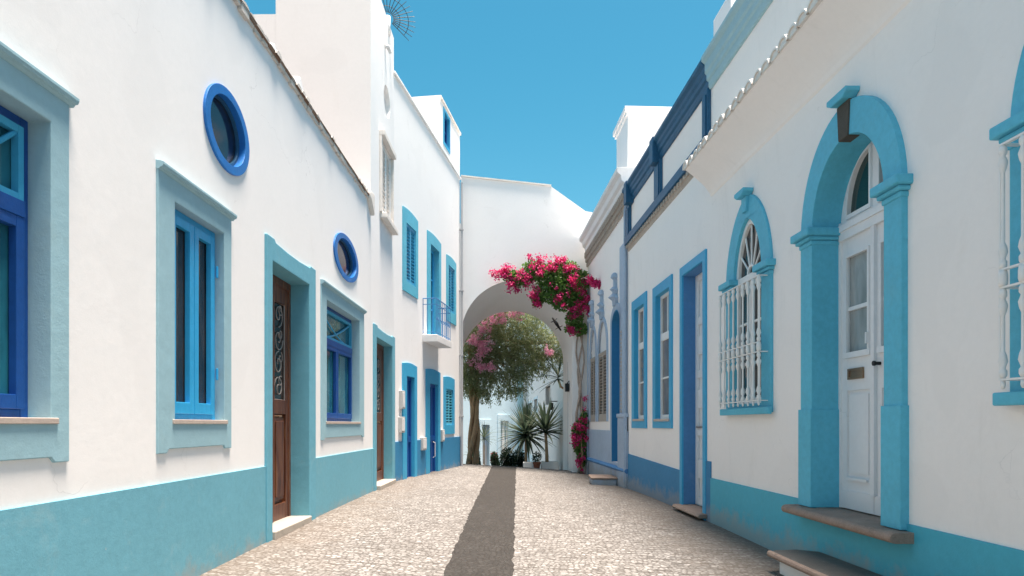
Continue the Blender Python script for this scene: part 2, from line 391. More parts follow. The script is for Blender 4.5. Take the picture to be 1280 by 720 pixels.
def tall_window(root, ox, oz, ix, iz, sur, style, d, wood_m, glass_m, hood=True, sillm=sill_stone, kind='casement', proud=.018, label=None):
    """ox/oz outer x,z range; ix/iz opening; d reveal depth"""
    y = d
    wm = MB(); pm = MB()
    x0, x1 = ix; z0, z1 = iz; xm = (x0+x1)/2
    if kind == 'casement':
        zt = z1-.02
        wm.box(x0, x0+.06, y-.01, y+.05, z0, z1); wm.box(x1-.06, x1, y-.01, y+.05, z0, z1)
        wm.box(x0+.06, x1-.06, y-.009, y+.05, z1-.06, z1); wm.box(x0+.06, x1-.06, y-.009, y+.05, z0, z0+.05)
        sash(wm, x0+.06, xm-.005, z0+.05, z1-.06, y-.035, 1, 1, .07)
        sash(wm, xm+.005, x1-.06, z0+.05, z1-.06, y-.035, 1, 1, .07)
        for zz in (z0+.35, z1-.4): wm.tube([(x1-.05, y-.05, zz), (x1-.05, y-.05, zz+.1)], .012)
    elif kind == 'fan':                       # top light with crossed glazing bars over two casements
        zt = z0+(z1-z0)*.70
        wm.box(x0, x0+.06, y-.01, y+.05, z0, z1); wm.box(x1-.06, x1, y-.01, y+.05, z0, z1)
        wm.box(x0+.06, x1-.06, y-.009, y+.05, z1-.06, z1); wm.box(x0+.06, x1-.06, y-.009, y+.05, z0, z0+.05)
        wm.box(x0+.06, x1-.06, y-.04, y+.05, zt-.06, zt+.03)
        sash(wm, x0+.06, xm-.005, z0+.05, zt-.06, y-.035, 1, 1, .06)
        sash(wm, xm+.005, x1-.06, z0+.05, zt-.06, y-.035, 1, 1, .06)
    pm.box(x0+.02, x1-.02, y+.015, y+.022, z0+.02, z1-.02)
    w = wm.build('window', wood_m, root, bev=.004, label=label)
    pm.build('pane', glass_m, w)
    if kind == 'fan':
        fm = MB(); cz = zt+.03; ww = (x1-x0)/2-.06; hh = z1-.06-cz
        fm.box(x0+.06, x0+.10, y-.03, y+.01, cz, z1-.06); fm.box(x1-.10, x1-.06, y-.03, y+.01, cz, z1-.06)
        fm.box(x0+.10, x1-.10, y-.029, y+.01, z1-.10, z1-.06); fm.box(x0+.10, x1-.10, y-.029, y+.01, cz, cz+.035)
        for (sx, dx) in ((x0+.08, 1), (x1-.08, -1)):
            pts = [(sx+dx*ww*1.9*t, y-.012, z1-.08-hh*.93*math.sin(t*PI/2)) for t in [i/10 for i in range(11)]]
            fm.tube(pts, .014, 6)
        fm.build('fanlight_bars', MATS['azure_paint'], w)
    sp = surround_poly(ox[0], ox[1], oz[0], oz[1], style)
    MB().prism(sp, -proud, y+.05, [rect(x0, x1, z0, z1)]).build('surround', sur, w, bev=.006)
    if hood:
        h = MB(); a, b = ox[0]-.005, ox[1]+.03; t = oz[1]
        h.extr([(0, t-.045), (-proud-.004, t-.045), (-proud-.015, t-.03), (-proud-.03, t-.027), (-proud-.038, t-.01), (-proud-.038, t+.005), (-proud-.015, t+.014), (0, t+.018)], a, b)
        h.build('hood_moulding', sur, w)
    if sillm:
        MB().box(x0-.04, x1+.05, -proud-.012, y-.04, z0-.03, z0+.004).build('sill', sillm, w, bev=.004)
    return w
def porthole(root, cx, cz, rx, rz, label):
    w = MB().prism(ell(cx, cz, rx, rz, 56), -.022, .10, [ell(cx, cz, rx*.79, rz*.79, 56)]).build('window', royal, root, bev=.012, label=label)
    MB().prism(ell(cx, cz, rx*.8, rz*.8, 48), .06, .07).build('pane', glassblue, w)
    MB().prism(ell(cx, cz, rx*.795, rz*.795, 48), .035, .06, [ell(cx, cz, rx*.72, rz*.72, 48)]).build('inner_frame', navy, w, bev=.004)
def spiral(cx, cz, r, turns, a0, y, sgn=1, n=26):
    return [(cx+sgn*r*(1-t*.8)*math.cos(a0+turns*2*PI*t), y, cz+r*(1-t*.8)*math.sin(a0+turns*2*PI*t)) for t in [i/n for i in range(n+1)]]
def wooden_door(root, ox, oz, ix, iz, sur, d, label, style='ear'):
    x0, x1 = ix; z0, z1 = iz; y = d; xm = (x0+x1)/2; H = z1-z0
    m = MB(); m.box(x0, x1, y+.02, y+.06, z0, z1)
    m.box(x0, x0+.07, y-.03, y+.019, z0, z1); m.box(x1-.07, x1, y-.03, y+.019, z0, z1); m.box(x0+.07, x1-.07, y-.03, y+.019, z1-.09, z1)
    zg0 = z0+H*.50; zg1 = z0+H*.90
    for (a, b) in ((x0+.07, xm-.004), (xm+.004, x1-.07)):
        for (p, q) in ((a, a+.08), (b-.08, b)): m.box(p, q, y-.02, y+.019, z0, z1-.09)
        for (p, q) in ((z0, z0+.2), (z0+H*.44, zg0), (zg1, z1-.09)): m.box(a+.08, b-.08, y-.019, y+.019, p, q)
        m.box(a+.11, b-.11, y-.005, y+.019, z0+.24, z0+H*.44-.04)
        m.box(a+.14, b-.14, y-.02, y+.0, z0+.28, z0+H*.44-.08)
    m.box(xm-.03, xm+.03, y-.045, y-.02, z0+.05, z1-.09)
    dr = m.build('door', woodm, root, bev=.006, label=label)
    g = MB()
    for (a, b) in ((x0+.15, xm-.085), (xm+.085, x1-.15)):
        c = (a+b)/2; w = (b-a)/2; n = 4
        g.tube([(a, y, zg0), (a, y, zg1), (b, y, zg1), (b, y, zg0), (a, y, zg0)], .009, 6)
        for i in range(n):
            zc = zg0+(zg1-zg0)*(i+.5)/n; r = min(w*.95, (zg1-zg0)/n*.5)
            g.tube(spiral(c-w*.05, zc, r, 1.3, PI/2*i, y-.004, 1 if i % 2 else -1), .007, 6)
            g.tube(spiral(c+w*.2, zc+r*.5, r*.5, 1.1, 1+i, y-.008, -1 if i % 2 else 1), .006, 6)
    g.build('iron_grille', iron, dr)
    p = MB(); p.box(x0+.14, x1-.14, y+.012, y+.018, zg0, zg1); p.build('pane', glass, dr)
    h = MB(); h.tube([(xm+.07, y-.02, z0+H*.43), (xm+.07, y-.075, z0+H*.43), (xm+.14, y-.08, z0+H*.43)], .012); h.build('handle', brass, dr)
    MB().prism(surround_poly(ox[0], ox[1], oz[0], oz[1], style), -.03, y+.06, [rect(x0, x1, z0-.5, z1)] if False else []).build('surround', sur, dr) if False else None
    sp = surround_poly(ox[0], ox[1], oz[0], oz[1], style)
    # the surround is open at the foot: cut the opening as a notch
    notch = [(x0, oz[0]), (x0, z1), (x1, z1), (x1, oz[0])]
    poly = [sp[0]]+notch+sp[1:]
    MB().prism(poly, -.03, y+.06).build('surround', sur, dr, bev=.008)
    return dr
def blue_door(root, ox, oz, ix, iz, sur, doorm, d, style='bow', handle=True, label=None):
    x0, x1 = ix; z0, z1 = iz; y = d; H = z1-z0
    m = MB(); m.box(x0, x1, y+.02, y+.05, z0, z1)
    m.box(x0, x0+.07, y-.01, y+.019, z0, z1); m.box(x1-.07, x1, y-.01, y+.019, z0, z1)
    for (p, q) in ((z0, z0+.15), (z0+H*.45, z0+H*.5), (z1-.08, z1)): m.box(x0+.07, x1-.07, y-.009, y+.019, p, q)
    m.box((x0+x1)/2-.03, (x0+x1)/2+.03, y-.009, y+.018, z0+.15, z1-.08)
    dr = m.build('door', doorm, root, bev=.005, label=label)
    if handle:
        xx = x0+(x1-x0)*.72
        MB().tube([(xx, y-.01, z0+.75), (xx, y-.06, z0+.78), (xx, y-.06, z0+1.12), (xx, y-.01, z0+1.15)], .013).build('handle', doorwhite, dr)
    sp = surround_poly(ox[0], ox[1], oz[0], oz[1], style)
    poly = [sp[0]]+[(x0, oz[0]), (x0, z1), (x1, z1), (x1, oz[0])]+sp[1:]
    MB().prism(poly, -.025, y+.05).build('surround', sur, dr, bev=.006)
    return dr
def shutter_window(root, ox, oz, ix, iz, sur, slat_m, style='bow', proud=.025, label=None):
    x0, x1 = ix; z0, z1 = iz; xm = (x0+x1)/2
    m = MB(); louvres(m, x0+.01, xm-.005, z0, z1, .0, .045, .075); louvres(m, xm+.005, x1-.01, z0, z1, .0, .045, .075)
    w = m.build('window', slat_m, root, label=label)
    MB().box(x0, x1, .06, .08, z0, z1).build('backing', MATS['dark_window_glass'], w)
    MB().prism(surround_poly(ox[0], ox[1], oz[0], oz[1], style), -proud, .08, [rect(x0, x1, z0, z1)]).build('surround', sur, w, bev=.005)
    return w

# ================================================================== SETTING: ground
def coordsarr(a, b, fine0, fine1, st, coarse):
    xs = list(np.arange(fine0, fine1+1e-6, st)); x = fine0
    lo = []; c = coarse
    while x > a: x -= c; c *= 1.5; lo.append(max(x, a))
    hi = []; x = fine1; c = coarse
    while x < b: x += c; c *= 1.5; hi.append(min(x, b))
    return lo[::-1]+xs+hi
gx = coordsarr(-150, 150, -3.6, 3.6, .3, .6); gy = coordsarr(-60, 300, -4, 30, .3, 1)
m = MB(); nx = len(gx)
m.add([(x, y, G(x, y)) for y in gy for x in gx], [(j*nx+i, j*nx+i+1, (j+1)*nx+i+1, (j+1)*nx+i) for j in range(len(gy)-1) for i in range(nx-1)])
tag(m.build('ground', cob, smooth=True), kind='structure')
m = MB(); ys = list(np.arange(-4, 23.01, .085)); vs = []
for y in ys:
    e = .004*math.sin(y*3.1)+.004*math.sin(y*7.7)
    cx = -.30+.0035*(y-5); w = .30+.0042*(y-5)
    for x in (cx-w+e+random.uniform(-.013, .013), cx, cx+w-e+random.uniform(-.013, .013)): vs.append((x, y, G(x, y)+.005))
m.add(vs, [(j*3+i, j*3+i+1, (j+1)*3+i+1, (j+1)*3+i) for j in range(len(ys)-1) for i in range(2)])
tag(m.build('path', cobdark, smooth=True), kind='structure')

# ================================================================== LEFT 1: long low white house
Lb = FL.s_(463.3)
root = empty('white_house', FL.w(0, 0, 0), FL.ang, label='long low white house on the left with two round blue portholes and pale teal plinth', cat='house')
H1 = E+3.86; PL = E-.43; LIP = .03
def rng_px(F, a, b): return tuple(sorted((F.s_(a), F.s_(b))))
wA_o = (2.70, FL.s_(83)); wA_i = (2.92, FL.s_(60))
wB_o = rng_px(FL, 195, 287); wB_i = rng_px(FL, 216, 278)
wC_o = rng_px(FL, 400.5, 454); wC_i = rng_px(FL, 407, 448.5)
d1_o = rng_px(FL, 330.5, 392); d1_i = rng_px(FL, 337.5, 384)
wz_o = (E-.185, E+1.87); wz_i = (E+.03, E+1.665)
gr1 = E-1.35
dz_i = (gr1, E+1.70)
p1c = FL.at(283.5, 164); p2c = FL.at(432.5, 323)
p1r = ((FL.s_(311)-FL.s_(256))/2, .36); p2r = ((FL.s_(447.5)-FL.s_(417.5))/2, .33)
def grow(r_, g): return (r_[0]-g, r_[1]+g)
holes = [rect(*grow(wA_i, .03), *grow(wz_i, .03)), rect(*grow(wB_i, .03), *grow(wz_i, .03)), rect(*grow(wC_i, .03), *grow(wz_i, .03)),
         rect(d1_i[0]-.02, d1_i[1]+.02, E-1.3, dz_i[1]+.02),
         ell(p1c[0], p1c[1], p1r[0]*.9, p1r[1]*.9, 40), ell(p2c[0], p2c[1], p2r[0]*.9, p2r[1]*.9, 40)]
s0 = -4.0
shell(root, rect(s0, Lb-.002, -1, H1), holes, s0, Lb-.002, H1, 6.5, white)
m = MB(); zb = -1
for a, b in ((s0, d1_i[0]-.05), (d1_i[1]+.05, Lb-.002)):
    m.prism([(a, zb), (b, zb), (b, PL), (a, PL)], -.014, .01)
m.build('plinth', tealplinth, root, bev=.004)
tall_window(root, wA_o, wz_o, wA_i, wz_i, greyteal, 'lip', .12, cobalt, glassteal, kind='fan', label='nearest window with cobalt frame and teal glass')
tall_window(root, wB_o, wz_o, wB_i, wz_i, greyteal, 'lip', .075, skyblue, glass, kind='casement', label='window with bright sky blue casements')
tall_window(root, wC_o, wz_o, wC_i, wz_i, greyteal, 'lip', .13, cobalt, glassteal, kind='fan', label='window with cobalt frame between the two brown doors')
dd = wooden_door(root, d1_o, (zb, E+1.94), d1_i, (gr1+.22, E+1.70), teal, .23, 'brown wooden door with iron scroll grille')
gz = G(-2.4, 7.7)
MB().box(d1_i[0]+.002, d1_i[1]-.002, -.06, .24, gz-.4, gz+.085).build('doorstep', steps, root, bev=.012)
porthole(root, *p1c, *p1r, 'larger round porthole with thick royal blue rim')
porthole(root, *p2c, *p2r, 'smaller round porthole above the middle window')
# sloping tiled roof with a ragged mortar edge
m = MB()
m.extr([(-.03, H1), (-.05, H1+.03), (1.2, H1+.16), (6.5, H1+.5), (6.5, H1+.42), (.1, H1)], s0, Lb-.004)
rf = m.build('roof', roofdark, root)
m = MB(); x = s0
while x < Lb-.2:
    w = random.uniform(.14, .2); r = random.uniform(.035, .055); yy = -.045+random.uniform(-.02, .02)
    n = 7
    vs = []
    for yk in (yy, .3):
        for i in range(n+1):
            a = PI*i/n; vs.append((x+w/2-w*.5*math.cos(a), yk, H1+.012+r*math.sin(a)+(yk+.05)*.1))
    m.add(vs, [(i, i+1, n+2+i, n+1+i) for i in range(n)]+[tuple(range(n+1))])
    m.box(x+.01, x+w-.01, -.03+random.uniform(-.012, .01), .1, H1-.02-random.uniform(0, .03), H1+.02)
    x += w
m.build('tile_edge', browntile, root)
for px, hh, ww in ((341, .22, .35), (374, .30, .3)):
    m = MB(); sx = FL.s_(px); m.prism([(sx, H1+.02), (sx+ww, H1+.02), (sx+ww*.9, H1+hh*.6), (sx+ww*.4, H1+hh), (sx+.03, H1+hh*.8)], .02, .4)
    m.build('mortar_lump', white, root, bev=.03)
sx = Lb-.30
MB().prism([(sx, H1-.02), (sx+.28, H1-.25), (sx+.28, H1+.12), (sx, H1+.10)], -.08, .0).build('eave_corbel', tile, root, bev=.02)

# ================================================================== LEFT 2: tall white tower house
root = empty('tower_house', FL.w(Lb, 0, 0), FL.ang, label='tall narrow white house rising above the low roof, with a fan of iron spikes', cat='house')
root2 = root
def sh(F, base):                        # local x measured from this house's corner
    return lambda px, off=0: F.s_(px, off)-base
S = sh(FL, Lb); Le = FL.s_(492.3)-Lb; H2 = E+7.95
d2_o = (S(466), Le-.01); d2_i = (S(469), S(489)); d2t = E+1.56
vz = (FL.z(483.5, 150), FL.z(483.5, 103)); vc = ((S(479.5)+S(487.8))/2, (vz[0]+vz[1])/2)
uo = (S(475.5), S(489.5)); ui = (S(478), S(488.5)); uz = (FL.z(482, 276), FL.z(482, 186))
holes = [rect(d2_i[0]-.02, d2_i[1]+.02, E-1.4, d2t+.02), ell(vc[0], vc[1], (S(487.6)-S(479.7))/2, (vz[1]-vz[0])*.40, 32), rect(ui[0], ui[1], uz[0]+.05, uz[1])]
mb = MB(); mb.prism(rect(.002, Le, -1, H2), 0, .28, holes)
mb.box(.002, .2, .28, 1.66, -1, H2-.002); mb.box(Le-.2, Le, .28, 1.66, -1, H2-.002); mb.box(.2, Le-.2, 1.46, 1.66, -1, H2-.002)
mb.box(.2, Le-.2, .28, 1.46, H2-.15, H2-.01)
mb.box(.006, Le-.01, 1.662, 6.4, 0, E+7.15)
mb.build('wall', white, root)
m = MB(); m.prism([(0.003, -1), (d2_i[0]-.03, -1), (d2_i[0]-.03, PL), (0.003, PL)], -.014, .01)
m.build('plinth', tealplinth, root, bev=.004)
wooden_door(root, d2_o, (-1, E+1.78), d2_i, (E-1.12, d2t), teal, .18, 'second brown wooden door with grille')
gz = G(-2.4, 13)
MB().box(d2_i[0]+.002, d2_i[1]-.002, -.10, .19, gz-.4, gz+.08).build('doorstep', steps, root, bev=.012)
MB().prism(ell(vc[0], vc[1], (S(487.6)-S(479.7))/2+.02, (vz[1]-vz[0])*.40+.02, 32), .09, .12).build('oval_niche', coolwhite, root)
m = MB(); louvres(m, ui[0]+.03, (ui[0]+ui[1])/2, uz[0]+.06, uz[1], .02, .07, .08); louvres(m, (ui[0]+ui[1])/2, ui[1]-.02, uz[0]+.06, uz[1], .02, .07, .08)
w = m.build('window', woodwhite, root, label='grey white louvred upper window')
MB().box(ui[0], ui[1], .08, .1, uz[0], uz[1]).build('backing', browntile, w)
m = MB(); m.box(uo[0]-.1, uo[1], -.10, -.001, uz[1]+.02, uz[1]+.12); m.box(uo[0]-.1, uo[0]-.03, -.05, -.001, uz[0], uz[1]+.02); m.box(uo[1]-.06, uo[1], -.05, -.001, uz[0], uz[1]+.02)
m.build('surround', tile, w, bev=.01)
MB().box(uo[0]-.06, uo[1]+.05, -.13, -.001, uz[0]-.1, uz[0]-.0).build('sill', tile, w, bev=.01)
# water spout
sx, sz = S(481), FL.z(481, 58)
MB().tube([(sx, .0, sz), (sx+.05, -.05, sz+.02), (sx+.12, -.09, sz-.07)], [.04, .04, .03]).build('spout', coolwhite, root)
# fan of iron spikes on the roof corner
m = MB(); cx, cz = Le-.55, H2+.33
cyy = .25
for i in range(15):
    a = R(-40+i*11)
    d = Vector((math.sin(R(20))*math.cos(a)*.25+math.cos(a)*.6, -math.cos(a)*.62, math.sin(a)))
    d = Vector((.45*math.cos(a), -.10+.42*math.cos(a)*.9, math.sin(a)))
    d = Vector((.35*math.cos(a), -.94*math.cos(a), math.sin(a)))
    p0 = Vector((cx, cyy*.1, cz-.25)); m.tube([p0+d*.12, p0+d*.56], [.009, .005], 5)
for rr in (.25, .42):
    m.tube([Vector((cx, .025, cz-.25))+Vector((.35*math.cos(R(a)), -.94*math.cos(R(a)), math.sin(R(a))))*rr for a in range(-40, 121, 8)], .006, 5)
m.build('spike_fan', black, root)
MB().tube([(cx, .03, H2-.25), (cx, .02, H2+.12)], [.07, .05], 10).build('fan_bracket', white, root, smooth=True)

# ================================================================== LEFT 3: white house with balcony
root = empty('balcony_house', FL2.w(0, 0, 0), FL2.ang, label='white house at far left with deep blue plinth, small iron balcony and blue shutters', cat='house')
F = FL2; S = F.s_; L3 = S(574.2)+.06; H3 = E+7.2
dp = {'door3': ((S(502.3), S(520.3)), (S(507.5), S(517)), 451, 469), 'door4': ((S(531.7), S(549.6)), (S(536.5), S(546.5)), 459, 478)}
holes = []; feats = []
o3, i3 = dp['door3'][:2]; o4, i4 = dp['door4'][:2]
z3o, z3i = F.z(505, 452), F.z(508, 470); z4o, z4i = F.z(535, 460), F.z(537, 479)
holes += [rect(i3[0]-.02, i3[1]+.02, -.3, z3i+.02), rect(i4[0]-.02, i4[1]+.02, -.3, z4i+.02)]
def W(px0, px1, pyt, pyb, ipx0, ipx1, ipyt, ipyb):
    o = ((S(px0), S(px1)), (F.z(px0, pyb), F.z(px0, pyt))); i = ((S(ipx0), S(ipx1)), (F.z(ipx0, ipyb), F.z(ipx0, ipyt)))
    holes.append(rect(i[0][0]-.015, i[0][1]+.015, i[1][0]-.015, i[1][1]+.015)); return o, i
wsm = W(554, 567.5, 469, 543, 556.8, 565.5, 486, 531)
wu1 = W(502.7, 521.6, 255, 362, 507, 518.8, 278, 351)
wu3 = W(557.6, 569.4, 316, 400, 560, 567.3, 331, 388)
bo = ((S(533.5), S(550.5)), (F.z(534, 421), F.z(534, 286))); bi = ((S(537.5), S(548)), (F.z(538, 421), F.z(538, 305)))
holes.append(rect(bi[0][0]-.015, bi[0][1]+.015, bi[1][0]-.015, bi[1][1]+.015))
shell(root, rect(0, L3, -1, H3), holes, 0, L3, H3, 5.5, white, roofm=tile)
P3 = E-.37
m = MB()
for a, b in ((.0, i3[0]-.05), (i3[1]+.05, i4[0]-.05), (i4[1]+.05, L3)): m.box(a, b, -.018, .01, -1, P3)
m.build('plinth', deep, root, bev=.004)
blue_door(root, o3, (-1, z3o), i3, (-.3, z3i), azure, cobalt, .06, handle=False, label='first blue door beside the meter boxes')
blue_door(root, o4, (-1, z4o), i4, (-.3, z4i), azure, cobalt, .06, label='deep blue door with pale pull handle')
sl = turq
shutter_window(root, *wsm[0], *wsm[1], azure, sl, 'bow', label='small shuttered ground floor window')
shutter_window(root, *wu1[0], *wu1[1], turq, azure, 'bow')
shutter_window(root, *wu3[0], *wu3[1], turq, azure, 'bow')
# balcony door
m = MB(); x0, x1 = bi[0]; z0, z1 = bi[1]
sash(m, x0, (x0+x1)/2, z0, z1, .12, 1, 3, .06); sash(m, (x0+x1)/2, x1, z0, z1, .12, 1, 3, .06)
w = m.build('balcony_door', skyblue, root, bev=.004)
MB().box(x0, x1, .15, .16, z0, z1).build('pane', glassteal, w)
MB().prism(surround_poly(bo[0][0], bo[0][1], bo[1][0], bo[1][1], 'bow'), -.025, .18, [rect(x0, x1, z0, z1)]).build('surround', turq, w, bev=.005)
# balcony slab and railing
bx0, bx1 = S(528), S(564, -.35); bz = F.z(534, 421)
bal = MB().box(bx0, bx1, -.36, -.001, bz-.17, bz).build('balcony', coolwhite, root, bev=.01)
m = MB(); rt = bz+.86
for z in (rt, rt-.14, bz+.06):
    m.tube([(bx0+.03, 0, z), (bx0+.03, -.33, z), (bx1-.03, -.33, z), (bx1-.03, 0, z)], .013 if z == rt else .009, 6)
n = 9
for i in range(n+1):
    x = bx0+.03+(bx1-bx0-.06)*i/n; m.tube([(x, -.33, bz), (x, -.33, rt)], .008, 5)
for i in range(3): m.tube([(bx0+.03, -.11*i-.01, bz), (bx0+.03, -.11*i-.01, rt)], .008, 5); m.tube([(bx1-.03, -.11*i-.01, bz), (bx1-.03, -.11*i-.01, rt)], .008, 5)
for i in range(n): m.tube([(p[0], -.33, p[2]) for p in spiral(bx0+.03+(bx1-bx0-.06)*(i+.5)/n, bz+.38, .055, 1.2, i, 0)], .005, 4)
m.build('railing', midblue, bal)
# meter boxes
for (a, b, t, q) in ((498.6, 503, 488, 511), (497.8, 502.8, 521, 541), (525, 530.3, 547, 563), (549.8, 553, 537, 552)):
    x0, x1 = S(a), S(b); z0, z1 = F.z(a, q), F.z(a, t)
    b_ = MB().box(x0, x1-.02, -.07, .0, z0, z1).build('meter_box', boxgrey, root, bev=.01)
    MB().box(x0+.03, x1-.05, -.078, -.071, z0+.04, z1-.04).build('lid', coolwhite, b_, bev=.003)
# parapet coping and crease
MB().box(-.03, L3+.02, -.05, .25, H3, H3+.06).build('coping', white, root, bev=.015)
# roof room
rx0, rx1 = S(550.5), L3; rz = E+8.52
hw = (S(554.5), S(561.5)); hz = (F.z(556, 180), F.z(556, 140))
m = MB(); m.prism(rect(rx0, rx1, H3+.06, rz), .0, .2, [rect(hw[0], hw[1], hz[0], hz[1])])
m.box(rx0, rx0+.2, .2, 3, H3+.06, rz); m.box(rx1-.2, rx1, .2, 3, H3+.06, rz); m.box(rx0+.2, rx1-.2, 2.8, 3, H3+.06, rz)
m.build('rooftop_room', white, root)
MB().prism(rect(rx0-.06, rx1+.03, rz, rz+.07), -.04, 3.1).build('rooftop_room_roof', tile, root, bev=.01)
m = MB(); sash(m, hw[0]+.02, hw[1]-.02, hz[0]+.02, hz[1]-.02, .06, 1, 2, .05)
w = m.build('window', cobalt, root); MB().box(hw[0], hw[1], .1, .11, hz[0], hz[1]).build('pane', glassblue, w)
MB().prism(rect(hw[0]-.06, hw[1]+.06, hz[0]-.06, hz[1]+.06), -.02, .12, [rect(hw[0]+.02, hw[1]-.02, hz[0]+.02, hz[1]-.02)]).build('surround', azure, w)
# drainpipe at the corner
m = MB(); m.tube([(L3-.04, -.07, .05), (L3-.04, -.07, H3-.1)], .038, 10)
for z in (1.5, 3.3, 5.2, 7): m.box(L3-.09, L3+.01, -.115, -.0, z, z+.04)
m.build('drainpipe', metal, root, bev=0)

# ================================================================== RIGHT A: near house with arched door
F = FR; ZW = F.s_(889.5)                # far end (s increases towards the camera)
base = ZW
root = empty('arched_door_house', FR.w(base, 0, 0), FR.ang, label='near house on the right with arched turquoise doorway, spindle window grilles and scalloped tile eave', cat='house')
S = lambda px, off=0: F.s_(px, off)-base
far = 0.0; near = 13.4
def ZS(depth): return -depth/1.0  # helper
# arched surround maker
def arch_pts(x0, x1, zs, rise, n=28, point=0.0):
    cx = (x0+x1)/2; a = (x1-x0)/2; out = []
    for i in range(n+1):
        t = PI*i/n
        c, s_ = math.cos(t), math.sin(t)
        z = zs+rise*(s_+point*(s_-s_*s_*1.0+0)*0)
        if point: z = zs+rise*((1-point)*s_+point*(1-abs(c)**1.25))
        out.append((cx+a*c, z))
    return out                              # from right springing to left
cD = (S(1015, -.05)+S(1104, -.05))/2
dI = (cD-.575, cD+.575); dO = (cD-.80, cD+.80)
zs = E+1.80; zsill = E-.79
w2O = (S(905, -.05), S(961.3, -.05)); c2 = (w2O[0]+w2O[1])/2; w2O = (c2-.68, c2+.68); w2I = (c2-.42, c2+.42)
z2b, z2i, z2s = E+.13, E+.24, E+1.74
c3 = S(1257, -.05)+.68
holes = [arch_pts(dI[0]-.02, dI[1]+.02, zs, .71)[::1]+[(dI[0]-.02, zsill-.06), (dI[1]+.02, zsill-.06)]]
for c in (c2, c3): holes.append(arch_pts(c-.44, c+.44, z2s, .74, point=.15)+[(c-.44, z2i-.02), (c+.44, z2i-.02)])
HA = E+4.62; PA = E-.745
mb = MB(); mb.prism(rect(far, near, -1.2, HA), 0, .3, holes)
mb.box(far, far+.2, .3, 6, -1, HA-.01); mb.box(near-.2, near, .3, 6, -1, HA-.01); mb.box(far+.2, near-.2, 5.8, 6, -1, HA-.01)
mb.build('wall', shadewhite, root)
MB().box(far+.03, near-.03, .3, 5.9, HA-.3, HA-.15).build('roof', tile, root)
m = MB()
for a, b, t in ((far+.0, dI[0]-.02, PA), (dI[0]-.02, dI[1]+.02, zsill-.07), (dI[1]+.02, near, PA)): m.box(a, b, -.018, .01, -1.2, t)
m.build('plinth', turqbright, root)
# door leaves
y = .24
def leaf(m, pm, a, b):
    zt = E+1.72; zg = zsill+1.44
    m.box(a, b, y+.012, y+.04, zsill, zg-.05)
    for (p, q) in ((a, a+.085), (b-.085, b)): m.box(p, q, y-.01, y+.04, zsill+.17, zt)
    m.box(a, b, y-.025, y+.03, zsill+.004, zsill+.17)
    for (p, q) in ((zsill+.17, zsill+.30), (zsill+1.10, zg-.01), (zt-.17, zt)): m.box(a+.085, b-.085, y-.009, y+.04, p, q)
    m.box(a+.115, b-.115, y-.008, y+.02, zsill+.34, zsill+1.06)
    m.box(a+.10, b-.10, y-.032, y-.005, zsill+.27, zsill+.295)
    m.box(a+.05, b-.05, y-.035, y-.005, zg-.04, zg+.012)
    for p, q in ((a+.075, a+.10), (b-.10, b-.075)): m.box(p, q, y-.028, y-.002, zg+.012, zt-.15)
    m.box(a+.10, b-.10, y-.027, y-.002, zt-.175, zt-.15)
    m.box(a+.085, b-.085, y-.004, y+.03, zg+.40, zg+.435)
    pm.box(a+.08, b-.08, y+.02, y+.026, zg-.02, zt-.15)
m = MB(); pm = MB()
leaf(m, pm, dI[0]+.03, cD-.004); leaf(m, pm, cD+.004, dI[1]-.03)
m.box(dI[0]-.03, dI[0]+.03, y-.03, y+.05, zsill, E+1.9); m.box(dI[1]-.03, dI[1]+.03, y-.03, y+.05, zsill, E+1.9)
m.box(cD-.028, cD+.022, y-.04, y-.011, zsill+.16, E+1.72)
m.box(dI[0]+.03, dI[1]-.03, y-.045, y+.05, E+1.72, E+1.85)
m.box(dI[0]+.03, dI[1]-.03, y-.06, y+.05, E+1.80, E+1.86)
# fanlight
out = arch_pts(dI[0]-.01, dI[1]+.01, zs+.06, .62)+[(dI[0]-.01, E+1.85), (dI[1]+.01, E+1.85)]
def qpane(sgn):
    pts = []
    for i in range(13):
        t = PI/2*i/12; pts.append((cD+sgn*(.07+.37*math.cos(t)), E+1.93+.50*math.sin(t)))
    pts.append((cD+sgn*.07, E+1.93)); return pts if sgn > 0 else pts[::-1]
m.prism(out, y-.01, y+.04, [qpane(1), qpane(-1)])
for sg in (1, -1):
    q = qpane(sg); cq = (sum(p[0] for p in q)/len(q), sum(p[1] for p in q)/len(q))
    m.prism([(cq[0]+(p[0]-cq[0])*1.1, cq[1]+(p[1]-cq[1])*1.1) for p in q], y-.03, y-.01, [[(cq[0]+(p[0]-cq[0])*.97, cq[1]+(p[1]-cq[1])*.97) for p in q]])
door = m.build('door', doorwhite, root, bev=.004, label='white double door with glazed upper panels and letter slot')
pm.build('pane', glassgrey, door)
MB().prism(arch_pts(dI[0]+.02, dI[1]-.02, zs+.08, .56)+[(dI[0]+.02, E+1.86), (dI[1]-.02, E+1.86)], y+.015, y+.02).build('fanlight_pane', glassgreen, door)
lx = cD-.30
m = MB(); m.prism(rect(lx-.125, lx+.125, zsill+1.20, zsill+1.30), y-.03, y-.008, [rect(lx-.10, lx+.10, zsill+1.22, zsill+1.28)])
m.box(lx-.101, lx+.101, y-.018, y-.008, zsill+1.215, zsill+1.285)
m.build('letter_slot', brass, door, bev=.003)
m = MB(); m.tube([(cD+.07, y-.01, zsill+1.31), (cD+.07, y-.06, zsill+1.31)], .015, 10); m.tube([(cD+.07, y-.058, zsill+1.31), (cD+.07, y-.075, zsill+1.31)], .022, 12)
m.build('handle', black, door)
m = MB(); m.box(cD-.10, cD-.085, y-.05, y-.012, zsill+1.5, zsill+1.6); m.build('latch', doorwhite, door, bev=.003)
